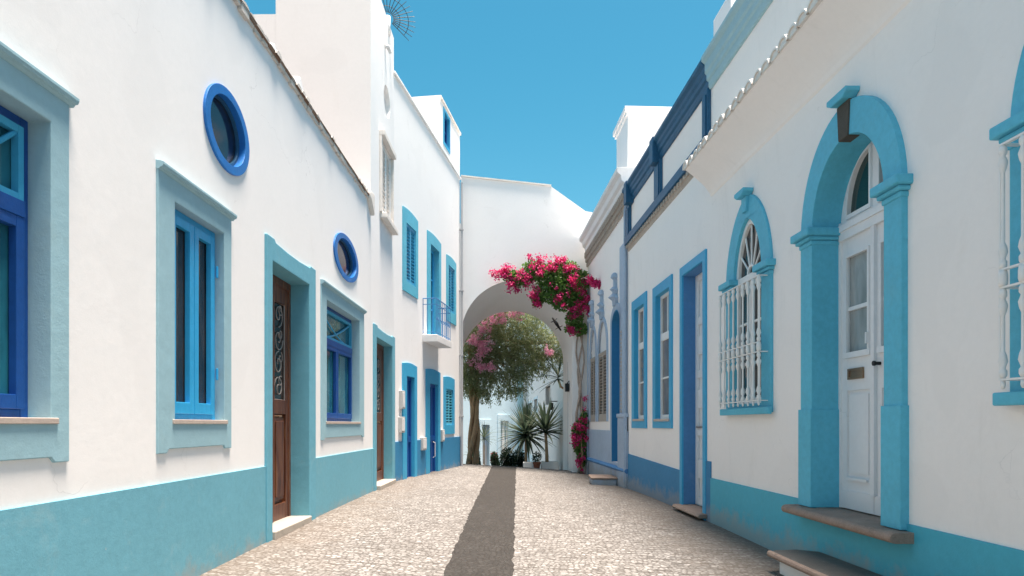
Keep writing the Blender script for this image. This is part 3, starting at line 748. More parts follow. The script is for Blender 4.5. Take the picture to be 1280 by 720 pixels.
# surround: piers + arch ring
def arched_surround(c, ih, oh, zbot, zspr, ir, orr, d, parent, mat, pt=0, closed=False, foot=True):
    pr = .03 if closed else .05
    outer = arch_pts(c-oh, c+oh, zspr, orr, 36, pt); inner = arch_pts(c-ih, c+ih, zspr, ir, 36, pt)
    m = MB()
    if closed:
        m.prism(outer+[(c-oh, zbot), (c+oh, zbot)], -pr, d, [inner+[(c-ih, zbot+.11), (c+ih, zbot+.11)]])
    else:
        m.prism(outer+[(c-oh, zbot), (c-ih, zbot)]+inner[::-1]+[(c+ih, zbot), (c+oh, zbot)], -.05, d)
        for sg in (-1, 1):          # slightly wider foot of each pier
            if foot: m.box(c+sg*(ih-.012), c+sg*(oh+.015), -.068, d-.004, zbot-.002, zbot+.93)
    s = m.build('surround', mat, parent, bev=.012)
    for sg in (-1, 1):
        m = MB()
        for (z0, z1, e) in ((zspr-.10, zspr-.055, .012), (zspr-.055, zspr-.02, .035), (zspr-.02, zspr+.055, .065)):
            xa, xb = c+sg*(ih-e), c+sg*(oh+e); m.box(xa, xb, -pr-e*1.2, d-.02-e*.1, z0, z1+.001*e)
        m.build('impost', mat, parent, bev=.012)
    return s
def key(c, z0, z1, parent, body, cap, wd=.11, capw=.2):
    MB().prism([(c-wd*.75, z0), (c+wd*.75, z0), (c+wd, z1), (c-wd, z1)], -.065, .05).build('keystone', body, parent, bev=.01)
    m = MB(); m.prism([(c-capw*.6, z1), (c+capw*.6, z1), (c+capw*.8, z1+.02), (c+capw, z1+.035), (c+capw, z1+.075), (c-capw, z1+.075), (c-capw, z1+.035), (c-capw*.8, z1+.02)], -.125, .0)
    m.build('keystone_cap', cap, parent, bev=.01)
arched_surround(cD, .575, .80, zsill-.0, zs, .68, .97, y+.05, door, turq)
key(cD, zs+.665, zs+.975, door, keyst, turq, .10, .165)
# stone sill of the door: a bullnose slab
m = MB(); x0, x1 = dO[0]-.1, dO[1]+.10
prof = [(y+.02, zsill-.004), (-.10, zsill-.006)]+[(-.10-.05*math.sin(PI*i/8), zsill-.045+.04*math.cos(PI*i/8)) for i in range(9)]+[(0.0, zsill-.09), (0.0, zsill-.05), (y+.02, zsill-.05)]
m.extr(prof, dI[0]+.01, dI[1]-.01)
m2 = [(0.0, zsill-.008), (-.16, zsill-.010)]+[(-.16-.04*math.sin(PI*i/8), zsill-.05+.038*math.cos(PI*i/8)) for i in range(9)]+[(-.0, zsill-.09)]
m.v, m.f = [], []
m.extr(m2, x0, x1); m.box(dI[0]+.004, dI[1]-.004, .0, y+.03, zsill-.06, zsill-.008)
m.build('door_sill', stone, root, bev=.012)
# arched spindle windows
def spindle_window(c, label):
    m = MB(); yy = .022
    zt = z2s
    sash(m, c-.42, c-.003, z2i, zt-.04, yy, 1, 3, .055, .03); sash(m, c+.003, c+.42, z2i, zt-.04, yy, 1, 3, .055, .03)
    m.box(c-.42, c+.42, yy-.015, yy+.045, zt-.04, zt+.05)
    o = arch_pts(c-.42, c+.42, zt+.05, .66, 28, .15); i_ = arch_pts(c-.36, c+.36, zt+.055, .59, 28, .15)
    m.prism(o+i_[::-1], yy-.01, yy+.045)
    m.prism(ell(c, zt+.055, .11, .11, 12, 0, PI, False)+ell(c, zt+.055, .08, .08, 12, PI, 0, False), yy, yy+.03)
    for k in range(1, 6):
        a = PI*k/6; r1 = .60*(.93 if k in (1, 5) else 1)
        q = (c+math.cos(a)*.36, zt+.055+.57*((1-.15)*math.sin(a)+.15*(1-abs(math.cos(a))**1.25)))
        p = (c+math.cos(a)*.10, zt+.055+.10*math.sin(a))
        m.tube([(p[0], yy+.015, p[1]), (q[0], yy+.015, q[1])], .013, 6)
    w = m.build('window', woodwhite, root, bev=.003, label=label)
    MB().prism(arch_pts(c-.41, c+.41, zt+.03, .66, 28, .15)+[(c-.41, z2i), (c+.41, z2i)], yy+.03, yy+.036).build('pane', glass, w)
    arched_surround(c, .42, .68, z2b, z2s, .70, .985, yy+.04, w, turq, .15, closed=True)
    key(c, zt+.78, zt+.955, w, turq, turq, .08, .15)
    MB().box(c-.74, c+.74, -.09, -.04, z2b-.02, z2b+.06).build('sill', turq, w, bev=.01)
    # projecting grille of turned spindles
    g = MB(); yg = -.13; za, zm, zb_ = z2s-.10, E+.80, z2b+.13; n = 9; x0, x1 = c-.60, c+.60
    for z in (za, zm, zb_): g.box(x0-.02, x1+.02, yg-.012, yg+.012, z-.006, z+.006); [g.box(x-.012, x+.012, yg+.012, -.0, z-.006, z+.006) for x in (x0, x1)]
    g.box(x0-.02, x1+.02, yg-.012, yg+.012, zm+.10, zm+.112)
    for x in (x0-.014, x1+.014): g.box(x-.006, x+.006, yg-.010, yg+.010, zb_, za)
    gr = g.build('grille', woodwhite, w)
    prof = lambda h: [(.012, 0), (.022, .02), (.022, .045), (.012, .06), (.026, .10), (.020, .135), (.011, .16), (.0105, h-.16), (.020, h-.135), (.026, h-.10), (.012, h-.06), (.022, h-.045), (.022, h-.02), (.012, h)]
    first = None
    for i in range(n):
        if first is None:
            s = MB(); s.lathe(prof(za-zm-.112), (0, 0, zm+.106), 10); s.lathe([(.02, 0), (.026, .025), (.026, .07), (.02, .1)], (0, 0, zm+.003), 10); s.lathe(prof(zm-zb_-.012), (0, 0, zb_+.006), 10)
            s.lathe([(.006, -.05), (.014, -.03), (.012, 0)], (0, 0, zb_-.006), 8)
            first = s.build('spindle', woodwhite, gr, smooth=True); o = first
        else:
            o = first.copy(); COL.objects.link(o); o.parent = gr
        o.location = (x0+(x1-x0)*i/(n-1), yg, 0)
spindle_window(c2, 'arched window with white spindle grille between the two right doors')
spindle_window(c3, 'arched window with spindle grille at the right edge')
# cove, eave and parapet rail
m = MB(); pr = [(0, E+3.14), (-.02, E+3.16)]+[(-.02-.34*(i/10)**1.25, E+3.16+.335*(i/10)**.9) for i in range(1, 11)]+[(-.37, E+3.515), (-.34, E+3.535), (0, E+3.62)]
m.extr(pr, far-.0, near); m.extr([(-.365, E+3.51), (-.365, E+3.56), (0, E+3.66), (0, E+3.6)], far, near); m.build('eave_cove', shadewhite, root)
m = MB(); x = far-.03; tw = .20
vsn = 8
while x < near:
    jit = random.uniform(-.015, .012); rr = .078+random.uniform(-.006, .006)
    vs = []
    for (yk, zk) in ((-.40+jit, E+3.505), (.0, E+3.64)):
        for t in (0, .02):
            for i in range(vsn+1):
                a = PI*i/vsn; r_ = rr-t
                vs.append((x+tw*.5-(tw*.5-t)*math.cos(a), yk, zk+r_*math.sin(a)*1.1))
    k = vsn+1
    fs = []
    for i in range(vsn):
        fs += [(i, i+1, 2*k+i+1, 2*k+i), (k+i, k+i+1, 3*k+i+1, 3*k+i), (i, i+1, k+i+1, k+i)]
    m.add(vs, fs)
    m.prism(ell(x+tw*.5, E+3.503, tw*.5-.012, (rr-.01)*1.1, 8, 0, PI, False), -.385+jit, -.30)
    # under-tile
    vs = []
    for (yk, zk) in ((-.37+jit, E+3.53), (.0, E+3.65)):
        for i in range(vsn+1):
            a = PI*i/vsn; vs.append((x+tw-tw*.42*math.cos(a), yk, zk-.035*math.sin(a)))
        for i in range(vsn+1):
            a = PI*i/vsn; vs.append((x+tw-tw*.42*math.cos(a), yk, zk-.035*math.sin(a)+.018))
    m.add(vs, sum([[(i, i+1, 2*k+i+1, 2*k+i), (k+i, k+i+1, 3*k+i+1, 3*k+i), (i, i+1, k+i+1, k+i)] for i in range(vsn)], []))
    x += tw
m.build('eave_tiles', tile, root)
def rail(root, x0, x1, z0, z1, mat, name='parapet_rail'):
    p = [(.3, z0), (-.03, z0), (-.045, z0+.05), (-.045, z0+.10), (-.075, z0+.12), (-.075, z0+.19), (-.10, z0+.22), (-.10, z1-.10), (-.15, z1-.06), (-.15, z1), (.35, z1)]
    return MB().extr(p, x0, x1).build(name, mat, root, bev=.006)
rail(root, far, near, HA, E+5.06, greyteal)
# chimney
cx = S(905, .6)
MB().box(cx-.2, cx+.55, .5, 1.1, HA, E+6.4).build('chimney', white, root, bev=.01)

# ================================================================== RIGHT B: house with navy parapet frame
bB = F.s_(786); root = empty('navy_parapet_house', FR.w(bB, 0, 0), FR.ang, label='house on the right with navy framed parapet, deep blue plinth and two tall sash windows', cat='house')
S = lambda px, off=0: F.s_(px, off)-bB
LB = ZW-bB-.002; HB = E+4.66
def WB(a, b, top, bot, ia, ib, it, ibot):
    return ((S(a), S(b)), (F.z(a, bot), F.z(a, top))), ((S(ia), S(ib)), (F.z(ia, ibot), F.z(ia, it)))
w1 = WB(791, 809.2, 378, 535, 794, 806.3, 388, 524)
w2 = WB(817.3, 841.3, 361, 535, 821, 838, 371, 524)
dO_ = (S(851.5), S(884)); dI_ = (S(854.5), S(880.3)); dzt, dzi = F.z(851.5, 336), F.z(854.5, 345)
zf = F.z(880, 640)-.0
holes = [rect(i[0][0]-.01, i[0][1]+.01, i[1][0]-.01, i[1][1]+.01) for i in (w1[1], w2[1])]+[rect(dI_[0]-.01, dI_[1]+.01, zf-.1, dzi+.01)]
shell(root, rect(0, LB, -1.2, HB), holes, 0, LB, HB, 4.5, white if False else shadewhite, roofm=tile)
m = MB(); PB = E-.64
m.prism([(0, -1.2), (dI_[0]-.03, -1.2), (dI_[0]-.03, E-.74), (0, PB)], -.018, .01)
m.box(dI_[1]+.03, LB, -.018, .01, -1.2, E-.52)
m.build('plinth', deep, root)
for (o, i_) in (w1, w2):
    x0, x1 = i_[0]; z0, z1 = i_[1]; yy = .065
    m = MB(); sash(m, x0, x1, z0, z0+(z1-z0)*.66, yy, 1, 2, .06); sash(m, x0, x1, z0+(z1-z0)*.66, z1, yy, 2, 1, .055)
    w = m.build('window', woodwhite, root, bev=.003)
    MB().box(x0, x1, yy+.03, yy+.035, z0, z1).build('pane', glasstan, w)
    MB().prism(rect(*o[0], *o[1]), -.03, yy+.045, [rect(x0, x1, z0, z1)]).build('surround', azure, w, bev=.008)
    MB().box(x0-.05, x1+.05, -.05, yy-.01, z0-.04, z0+.003).build('sill', sill_stone, w, bev=.004)
# door
x0, x1 = dI_; yy = .205
m = MB(); m.box(x0, x1, yy+.02, yy+.05, zf, dzi)
for (p, q) in ((x0, x0+.1), ((x0+x1)/2-.05, (x0+x1)/2+.05), (x1-.1, x1)): m.box(p, q, yy-.02, yy+.019, zf, dzi)
for t in (0, .30, .55, .78, .97): m.box(x0+.1, x1-.1, yy-.015, yy+.019, zf+(dzi-zf)*t, zf+(dzi-zf)*t+.12 if t < .9 else dzi)
for t in (.12, .42, .65): m.box(x0+.15, x1-.15, yy-.028, yy+.018, zf+(dzi-zf)*t, zf+(dzi-zf)*t+.28)
d_ = m.build('door', doorwhite, root, bev=.005, label='tall white panelled door deep in a blue frame')
zb_ = -1.2
MB().prism([(dO_[0], zb_), (x0, zb_), (x0, dzi), (x1, dzi), (x1, zb_), (dO_[1], zb_), (dO_[1], dzt), (dO_[0], dzt)], -.03, yy+.05).build('surround', MATS['azure_paint'], d_, bev=.008)
MB().prism([(x0+.001, zf), (x0+.012, zf), (x0+.012, dzi-.012), (x1-.012, dzi-.012), (x1-.012, zf), (x1-.001, zf), (x1-.001, dzi-.001), (x0+.001, dzi-.001)], .0, yy-.02).build('reveal_lining', midblue, d_)
MB().box(x0+.1, x1-.1, yy-.04, yy-.02, zf+1.2, zf+1.22).build('latch', brass, d_)
m = MB(); m.extr([(yy, zf-.07), (-.13, zf-.07), (-.16, zf-.045), (-.13, zf-.01), (yy, zf-.005)], x0-.12, x1+.18); m.build('door_sill', stone, root, bev=.008)
# moulding, navy frame
m = MB(); m.extr([(0, E+3.70), (-.015, E+3.71), (-.03, E+3.76), (-.05, E+3.78), (-.05, E+3.83), (0, E+3.83)], 0, LB)
n_ = int(LB/.16)
for i in range(n_): m.box(.02+i*LB/n_, .02+i*LB/n_+.09, -.068, -.048, E+3.76, E+3.825)
m.build('moulding', lace, root, bev=0)
m = MB(); m.box(0, LB, -.10, -.001, E+3.832, E+3.985)
for a, b in ((785.5, 789.5), (821.5, 828.5), (882.5, 889)):
    sa, sb = max(0.0, S(a)), min(LB, S(b)); m.box(sa, sb, -.055, -.001, E+3.965, HB); m.box(sa+.04, sb-.04, -.075, -.055, E+4.02, HB-.08) if sb-sa > .12 else None
m.build('parapet_frame', navy, root, bev=.006)
rail(root, -.02, LB, HB+.001, E+5.04, navy)
for px in (790, 824): MB().box(S(px)-.05, S(px)+.18, -.17, -.0, HB-.05, E+5.06).build('rail_bracket', navy, root, bev=.01)

# ================================================================== RIGHT C: pale blue gothic house
bC = F.s_(733.5); bC = -20.2; root = empty('gothic_house', FR.w(bC, 0, 0), FR.ang, label='narrow weathered pale blue house on the far right with pointed gothic door and shuttered windows', cat='house')
S = lambda px, off=0: F.s_(px, off)-bC
LC = bB-bC-.002; HC = E+5.0
gw = [((S(738), S(746.3)), 447, 411), ((S(748), S(760.3)), 437, 400)]
gd = (S(766), S(776.3)); gdz = F.z(771, 404); gda = F.z(771.5, 387); gdb = F.z(767, 577)
def gothic(x0, x1, zb, zsp, zap):
    cx = (x0+x1)/2; L_ = []
    for i in range(9): t = i/8; L_.append((x1-(x1-cx)*(1-math.cos(t*PI/2)), zsp+(zap-zsp)*math.sin(t*PI/2)**1.0*(1 if t < 1 else 1)))
    R_ = [(2*cx-p[0], p[1]) for p in L_[::-1]][1:]
    return [(x0, zb), (x1, zb)]+L_[0:]+R_
wins = []
zb_w = F.z(742, 527)+.0
for (xx, ysp, yap) in gw:
    wins.append((xx[0]+.1, xx[1]-.1, zb_w, F.z(xx[0] and 742, 447), F.z(742, 412)))
holes = [gothic(a+.0, b, c, d, e) for (a, b, c, d, e) in wins]+[gothic(gd[0], gd[1], gdb, gdz, gda)]
mb = MB(); mb.prism(rect(0, LC, -1.2, HC), 0, .3, holes)
mb.box(0, .2, .3, 4.5, -1, HC-.01); mb.box(LC-.2, LC, .3, 4.5, -1, HC-.01); mb.box(.2, LC-.2, 4.3, 4.5, -1, HC-.01)
mb.build('wall', shadewhite, root)
MB().box(.03, LC-.03, .3, 4.4, HC-.2, HC-.05).build('roof', tile, root)
PC = F.z(760, 538)
m = MB(); m.box(0, gd[0]-.12, -.03, .0-.001, -1.2, PC); m.box(gd[1]+.12, LC-.0, -.03, -.001, -1.2, PC); m.box(gd[0]-.12, gd[1]+.12, -.03, -.001, -1.2, gdb)
m.build('plinth', paleblue, root, bev=.008)
zz = F.z(757, 580)
m = MB()
m.extr([(0, zz-.06), (-.06, zz-.05), (-.10, zz), (-.06, zz+.05), (0, zz+.06)], 0, gd[0]-.2); m.extr([(0, zz-.06), (-.06, zz-.05), (-.10, zz), (-.06, zz+.05), (0, zz+.06)], gd[0]-.19, LC)
m.build('string_course', midblue, root, bev=.01)
def finial(m, cx, z, h, y=-.05):
    m.prism([(cx-.13, z), (cx+.13, z), (cx+.20, z+h*.25), (cx+.08, z+h*.42), (cx+.16, z+h*.55), (cx+.06, z+h*.68), (cx+.05, z+h), (cx-.05, z+h), (cx-.06, z+h*.68), (cx-.16, z+h*.55), (cx-.08, z+h*.42), (cx-.20, z+h*.25)], y-.03, .0)
    m.lathe([(.04, 0), (.10, .05), (.08, .12), (.03, .17)], (cx, y, z+h-.02), 8); m.lathe([(.03, -.1), (.16, .0), (.05, .1)], (cx, y, z+h*.3), 8); m.lathe([(.03, -.07), (.12, .0), (.04, .08)], (cx, y, z+h*.6), 8)
def gothic_frame(x0, x1, zb, zsp, zap, wd, parent, apex=.12):
    inner = gothic(x0, x1, zb, zsp, zap); outer = gothic(x0-wd, x1+wd, zb, zsp, zap+apex)
    poly = outer[1:]+[outer[0]]+[inner[0]]+inner[2:][::-1]+[inner[1]]
    # outer: right foot -> up over -> left foot, then inner back
    m = MB(); m.prism(poly, -.035, .1)
    finial(m, (x0+x1)/2, zap+apex-.06, .62)
    return m.build('surround', paleblue, parent, bev=.006)
for (a, b, c, d, e) in wins:
    m = MB(); xm = (a+b)/2; zt = d-.05
    louvres(m, a+.01, xm-.005, c+.12, zt, -.01, .05, .075); louvres(m, xm+.005, b-.01, c+.12, zt, -.01, .05, .075)
    m.box(a, b, -.02, .03, zt, zt+.05); m.box(a, b, -.015, .03, c, c+.12)
    w = m.build('window', shutterm, root, label='pointed window with grey brown louvred shutters')
    MB().box(a+.01, b-.01, .026, .034, c+.1, zt).build('shutter_backing', black, w)
    MB().prism(gothic(a, b, c, d, e), .035, .05).build('backing', doorwhite, w)
    gothic_frame(a, b, c, d, e, .12, w)
m = MB(); m.prism(gothic(gd[0], gd[1], gdb, gdz, gda), .22, .26)
m.box(gd[0], gd[1], .17, .22, gdz-.05, gdz+.03); m.box((gd[0]+gd[1])/2-.03, (gd[0]+gd[1])/2+.03, .19, .22, gdb, gdz)
for t in (.1, .5): m.box(gd[0]+.1, gd[1]-.1, .2, .22, gdb+(gdz-gdb)*t, gdb+(gdz-gdb)*(t+.33))
d_ = m.build('door', midblue, root, bev=.005, label='pointed blue door with carved finial')
gothic_frame(gd[0], gd[1], gdb, gdz, gda, .16, d_, .16)
g1 = gothic(gd[0]+.002, gd[1]-.002, gdb, gdz, gda-.003); g2 = gothic(gd[0]+.02, gd[1]-.02, gdb, gdz, gda-.03)
MB().prism(g1[1:]+[g1[0]]+[g2[0]]+g2[2:][::-1]+[g2[1]], -.03, .215).build('lining', deep, d_)
# carved jamb band
m = MB(); xa = gd[1]+.17
for i in range(26):
    z = E-.1+i*.085; m.lathe([(.01, 0), (.035, .03), (.02, .07)], (xa+.04, -.03, z), 6)
m.build('carved_band', lace, root)
for (a, b) in ((0, .28), (S(775.5), LC-.01)):
    m = MB(); m.box(a, b, -.07, -.031, -1.2, F.z(780, 522)); m.box(max(a-.02, 0), b, -.09, -.0, F.z(780, 522), F.z(780, 517)); m.box(a+.06, b-.1, -.035, -.0, F.z(780, 517), E+4.0)
    m.build('pilaster', paleblue, root, bev=.012)
# cornice with lace frieze
m = MB(); m.extr([(0, E+5.06), (-.08, E+5.08), (-.10, E+5.2), (-.16, E+5.24), (-.18, E+5.36), (-.26, E+5.42), (-.26, E+5.52), (.6, E+5.56), (.6, E+5.06)], 0, LC)
m.build('cornice', coolwhite, root, bev=.008)
m = MB(); x = .06
while x < LC-.1:
    for k in range(3):
        m.prism(ell(x, E+4.70+k*.125, .058, .060, 8), -.05-.03*k, -.0, [ell(x, E+4.70+k*.125, .036, .038, 8)])
    m.box(x-.03, x+.03, -.11, -.001, E+4.98, E+5.06); x += .14
m.build('frieze', lace, root)
# drainpipe
MB().tube([(LC-.07, -.07, 0), (LC-.07, -.07, E+4.6), (LC-.07, .0, E+4.9)], .03, 8).build('drainpipe', paleblue, root)
# rooftop block with cap
bx = S(784, .5)
m = MB(); cxx = LC-.9
m.box(LC-2.7, LC-1.4, .28, 3.2, HC, E+7.35); m.build('rooftop_room', white, root, bev=.01)
m = MB(); m.box(LC-2.8, LC-1.32, .20, 3.3, E+7.35, E+7.47); m.box(LC-2.75, LC-1.36, .24, 3.25, E+7.27, E+7.35); m.build('rooftop_room_roof', white, root, bev=.01)
# blue step in front of the gothic door
sz0 = G(2.2, 15.8)
t = empty('stone_step', (2.13, 15.95, sz0), R(-3), label='low pale blue step with worn brown top on the cobbles before the gothic door', cat='step')
MB().prism([(-.27, -.15), (.27, -.15), (.29, .14), (-.29, .14)], -.45, .45).build('body', paleblue, t, bev=.02)
MB().box(-.31, .31, -.48, .48, .141, .185).build('slab', stone, t, bev=.012)

# ================================================================== bench-like step before the arched door
zt = E-1.19
p = FR.w(-6.1, 0, 0)
t = empty('stone_bench', (FR.w(-5.35, -.26, G(2.5, 5.4)).x, FR.w(-5.35, -.26, 0).y, 0), FR.ang, label='long low white step with dark slate top against the turquoise plinth below the arched door', cat='step')
MB().box(-1.02, 1.1, -.15, .235, -.5, zt-.055).build('body', white, t, bev=.015)
MB().prism([(-1.12, 0), (1.2, 0), (1.2, 1), (-1.12, 1)], 0, 1) if False else None
mm = MB(); top = [(-1.0, .235), (-1.13, .06), (-1.10, -.17), (-1.02, -.21), (1.15, -.21), (1.15, .235)]
n = len(top)
mm.add([(x, y_, zt-.055) for x, y_ in top]+[(x, y_, zt) for x, y_ in top], [tuple(range(n)), tuple(range(n, 2*n))]+[(i, (i+1) % n, (i+1) % n+n, i+n) for i in range(n)])
mm.build('slab', slate, t, bev=.014)
mm = MB(); mm.tube([(-1.08, -.212, zt-.028), (-.6, -.216, zt-.03), (1.15, -.214, zt-.028)], .03, 10)
mm.build('slab_edge', stone, t)

# ================================================================== ARCH BUILDING
root = empty('arch_building', (0, 20.3, 0), 0, label='tall white wall closing the street, pierced by a round archway', cat='building')
nc, nr, nz = .143, 1.66, E+2.63
fc, fr_, fz = .0, 1.70, E+2.04; D = 2.1; sk = 0
XL = -1.517
topz = lambda px, py: E+(530-py)/FPX*20.3
def arcp(cx, r, z, n=40): return [(cx+r*math.cos(PI*i/n), z+r*math.sin(PI*i/n)) for i in range(n+1)]
near_a = arcp(nc, nr, nz); far_a = arcp(fc, fr_, fz)
outl = [(6, -1), (6, E+5.6), ((732-640)/FPX*20.3, topz(732, 264)), ((689-640)/FPX*20.3, topz(689, 233)), (-1.52, topz(574, 221))]
m = MB(); m.prism(outl+near_a[::-1]+[(nc+nr, -1)] if False else [(nc+nr, -1)]+outl+near_a[::-1][0:0]+[(XL-.003, nz)]+near_a[::-1], 0, .15)
# back face slab
m.prism([(fc+fr_, -1.8), (6, -1.8), (6, E+5.4), (-4.2, E+7.0), (-4.2, -1.8), (fc-fr_, -1.8)]+far_a[::-1], D, D+.15)
# soffit loft between the arcs
na = [(nc+nr, -1)]+near_a+[(nc-nr, -1)]; fa = [(fc+fr_, -1.8)]+far_a+[(fc-fr_, -1.8)]
k = len(na)
m.add([(p[0], .15, p[1]) for p in na]+[(p[0], D, p[1]) for p in fa], [(i, i+1, k+i+1, k+i) for i in range(k-1)])
m.build('wall', white, root)
MB().add([(-1.52, -.05, topz(574, 221)), (1.17, -.05, topz(689, 233)), (1.17, 2.4, topz(689, 233)+.1), (-1.52, 2.4, topz(574, 221)),
          (-1.52, -.05, topz(574, 221)+.04), (1.17, -.05, topz(689, 233)+.04), (1.17, 2.4, topz(689, 233)+.14), (-1.52, 2.4, topz(574, 221)+.04)],
         [(0,3,2,1),(4,5,6,7),(0,1,5,4),(1,2,6,5),(2,3,7,6),(3,0,4,7)]).build('roof', tile, root)
# recess and lamps
def side_x(yy): return 1.803+(1.70-1.803)*(yy-.15)/(D-.15)
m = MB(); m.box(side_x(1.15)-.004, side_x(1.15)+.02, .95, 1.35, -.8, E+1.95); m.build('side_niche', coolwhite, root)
lp = MB(); lp.box(side_x(.8)-.13, side_x(.8)-.01, .62, .80, E+1.0, E+1.25)
l_ = lp.build('wall_lamp', black, root, bev=.01); MB().tube([(side_x(.8)-.07, .71, E+1.25), (side_x(.8)-.0, .71, E+1.33)], .015).build('bracket', black, l_)
# lantern on arch face
gx_, gz_ = (696-640)/FPX*20.3, topz(696, 406)
l_ = MB().tube([(gx_-.14, -.06, gz_+.20), (gx_-.02, -.12, gz_+.02), (gx_+.12, -.06, gz_-.18)], [.02, .055, .02], 6).build('iron_gecko', black, root)
l2 = MB(); [l2.tube([(gx_+a, -.1, gz_+b), (gx_+a+c, -.05, gz_+b+d)], .012, 5) for a, b, c, d in ((-.08, .1, -.1, -.03), (-.08, .1, .08, .08), (.06, -.08, -.1, -.06), (.06, -.08, .1, .04))]
l2.build('leg', black, l_)

# ================================================================== beyond the arch
FB = Frame((-7.0, 33.0), (7.6, 7.2)); bl = 10.5
root = empty('pale_aqua_house', (-7.0, 33.0, 0), FB.ang, label='pale aqua house seen through the archway behind the tree', cat='house')
S = FB.s_
ww = [(S(602.5), S(611.5), FB.z(603, 531)), (S(625), S(635), FB.z(626, 526))]
holes = [rect(a, b, -2.2, t) for a, b, t in ww]
m = MB(); m.prism(rect(0, bl, -3, E+8), 0, .3, holes); m.box(0, bl, .3, 4, E+7.8, E+8); m.box(0, .2, .3, 4, -3, E+7.8)
m.build('wall', farblue, root)
a, b, t = ww[0]; w = MB().box(a, b, .2, .25, -2.2, t).build('door', paleblue, root)
MB().prism(rect(a-.15, b+.15, -2.2, t+.3), -.04, .26, [rect(a, b, -2.19, t)]).build('surround', farblue, w)
a, b, t = ww[1]; m = MB(); louvres(m, a, (a+b)/2, -2.2, t, .05, .08, .12); louvres(m, (a+b)/2, b, -2.2, t, .05, .08, .12)
w = m.build('window', woodwhite, root); MB().box(a, b, .12, .2, -2.2, t).build('backing', farblue, w)
MB().prism(rect(a-.2, b+.2, -2.2, t+.35), -.05, .2, [rect(a, b, -2.19, t)]).build('surround', farblue, w)
m = MB(); a = S(647); b = S(652.5); m.box(a, b, -.12, 0, -3, E+8); m.build('pilaster', greyteal, root)
m = MB(); m.box(0, bl, -.08, 0, -3, -1.2); m.build('plinth', farblue, root)

FW = Frame((.72, 43), (2.0-.72, -20)); 
root = empty('grey_white_house', (FW.o.x, 43, 0), FW.ang, label='grey white house along the right side of the lane beyond the archway', cat='house')
S = FW.s_; wl = Vector((1.28, -20)).length; wsp = wl*.58
ws = [(S(660.5), S(665.5), 504, 519), (S(668), S(672), 499, 514), (S(682.5), S(688.5), 483, 506)]
holes = [rect(a, b, FW.z(p+0, q2), FW.z(p, q1)) for (a, b, q1, q2), p in zip(ws, (663, 670, 685))]
m = MB(); m.prism(rect(0, wl, -3, E+6.2), 0, .3, holes); m.box(0, wl, .3, 4, E+6, E+6.2); m.box(wl-.2, wl, .3, 4, -3, E+6)
m.build('wall', fargrey, root)
for (a, b, q1, q2), p in zip(ws, (663, 670, 685)):
    z0, z1 = FW.z(p, q2), FW.z(p, q1); m = MB(); sash(m, a, b, z0, z1, .15, 2, 2, .08, .05)
    w = m.build('window', woodwhite, root); MB().box(a, b, .2, .21, z0, z1).build('pane', glassgrey, w)
    MB().prism(rect(a-.12, b+.12, z0-.12, z1+.12), -.03, .2, [rect(a, b, z0, z1)]).build('surround', fargrey if p == 685 else farblue, w)
MB().box(0, wl*.45, -.05, 0, -3, -.4).build('plinth', farblue, root)
lx_ = S(687, -.3); lz_ = FW.z(687, 508, -.3)
l_ = MB().box(lx_-.06, lx_+.06, -.28, -.16, lz_-.14, lz_+.14).build('wall_lamp', black, root); MB().tube([(lx_, 0, lz_+.2), (lx_, -.23, lz_+.2), (lx_, -.23, lz_+.1)], .02).build('bracket', black, l_)

# ------------------------------------------------------------------ plants
def quads(P, nrm, L, Wd, out, fold=.25):
    """leaf-shaped faces: P centres, nrm directions along the leaf, random roll"""
    n = len(P)
    d = nrm/np.linalg.norm(nrm, axis=1, keepdims=True)
    r = rng.normal(size=(n, 3)); s = np.cross(d, r); s /= np.linalg.norm(s, axis=1, keepdims=True)+1e-9
    L = np.asarray(L).reshape(-1, 1)*np.ones((n, 1)); Wd = np.asarray(Wd).reshape(-1, 1)*np.ones((n, 1))
    u = np.cross(d, s)
    a = P-d*L/2; b = P+s*Wd/2+u*Wd*fold*.5; c = P+d*L/2; e = P-s*Wd/2+u*Wd*fold*.5
    V = np.stack([a, b, c, e], 1).reshape(-1, 3)
    o = out[0]; base_ = 0 if not out[1] else out[2]
    out[0].append(V); out[1].append(n)
def leafmesh(name, groups, mat, parent):
    V = np.concatenate(groups, 0); n = len(V)//4
    me = bpy.data.meshes.new(name); me.vertices.add(len(V)); me.vertices.foreach_set('co', V.astype(np.float32).ravel())
    me.loops.add(n*4); me.loops.foreach_set('vertex_index', np.arange(n*4, dtype=np.int32))
    me.polygons.add(n); me.polygons.foreach_set('loop_start', np.arange(0, n*4, 4, dtype=np.int32))
    me.polygons.foreach_set('loop_total', np.full(n, 4, dtype=np.int32))
    me.materials.append(mat); me.update(); me.validate()
    o = bpy.data.objects.new(name, me); COL.objects.link(o); o.parent = parent; return o
def blobpts(blobs, n):
    w = np.array([b[3]*b[4]*b[5] for b in blobs]); w = w/w.sum(); idx = rng.choice(len(blobs), n, p=w)
    B = np.array([b[:6] for b in blobs])[idx]
    d = rng.normal(size=(n, 3)); d /= np.linalg.norm(d, axis=1, keepdims=True)
    r = rng.random((n, 1))**.45
    return B[:, :3]+d*r*B[:, 3:6], d
def leaves(P, D, L, Wd):
    o = [[], [], 0]; quads(P, D, L, Wd, o); return np.concatenate(o[0], 0)
def flowers(C, rad, per, size):
    P = np.repeat(C, per, 0)+rng.normal(size=(len(C)*per, 3))*rad
    return leaves(P, rng.normal(size=P.shape), size*rng.uniform(.7, 1.2, len(P)), size*.8)

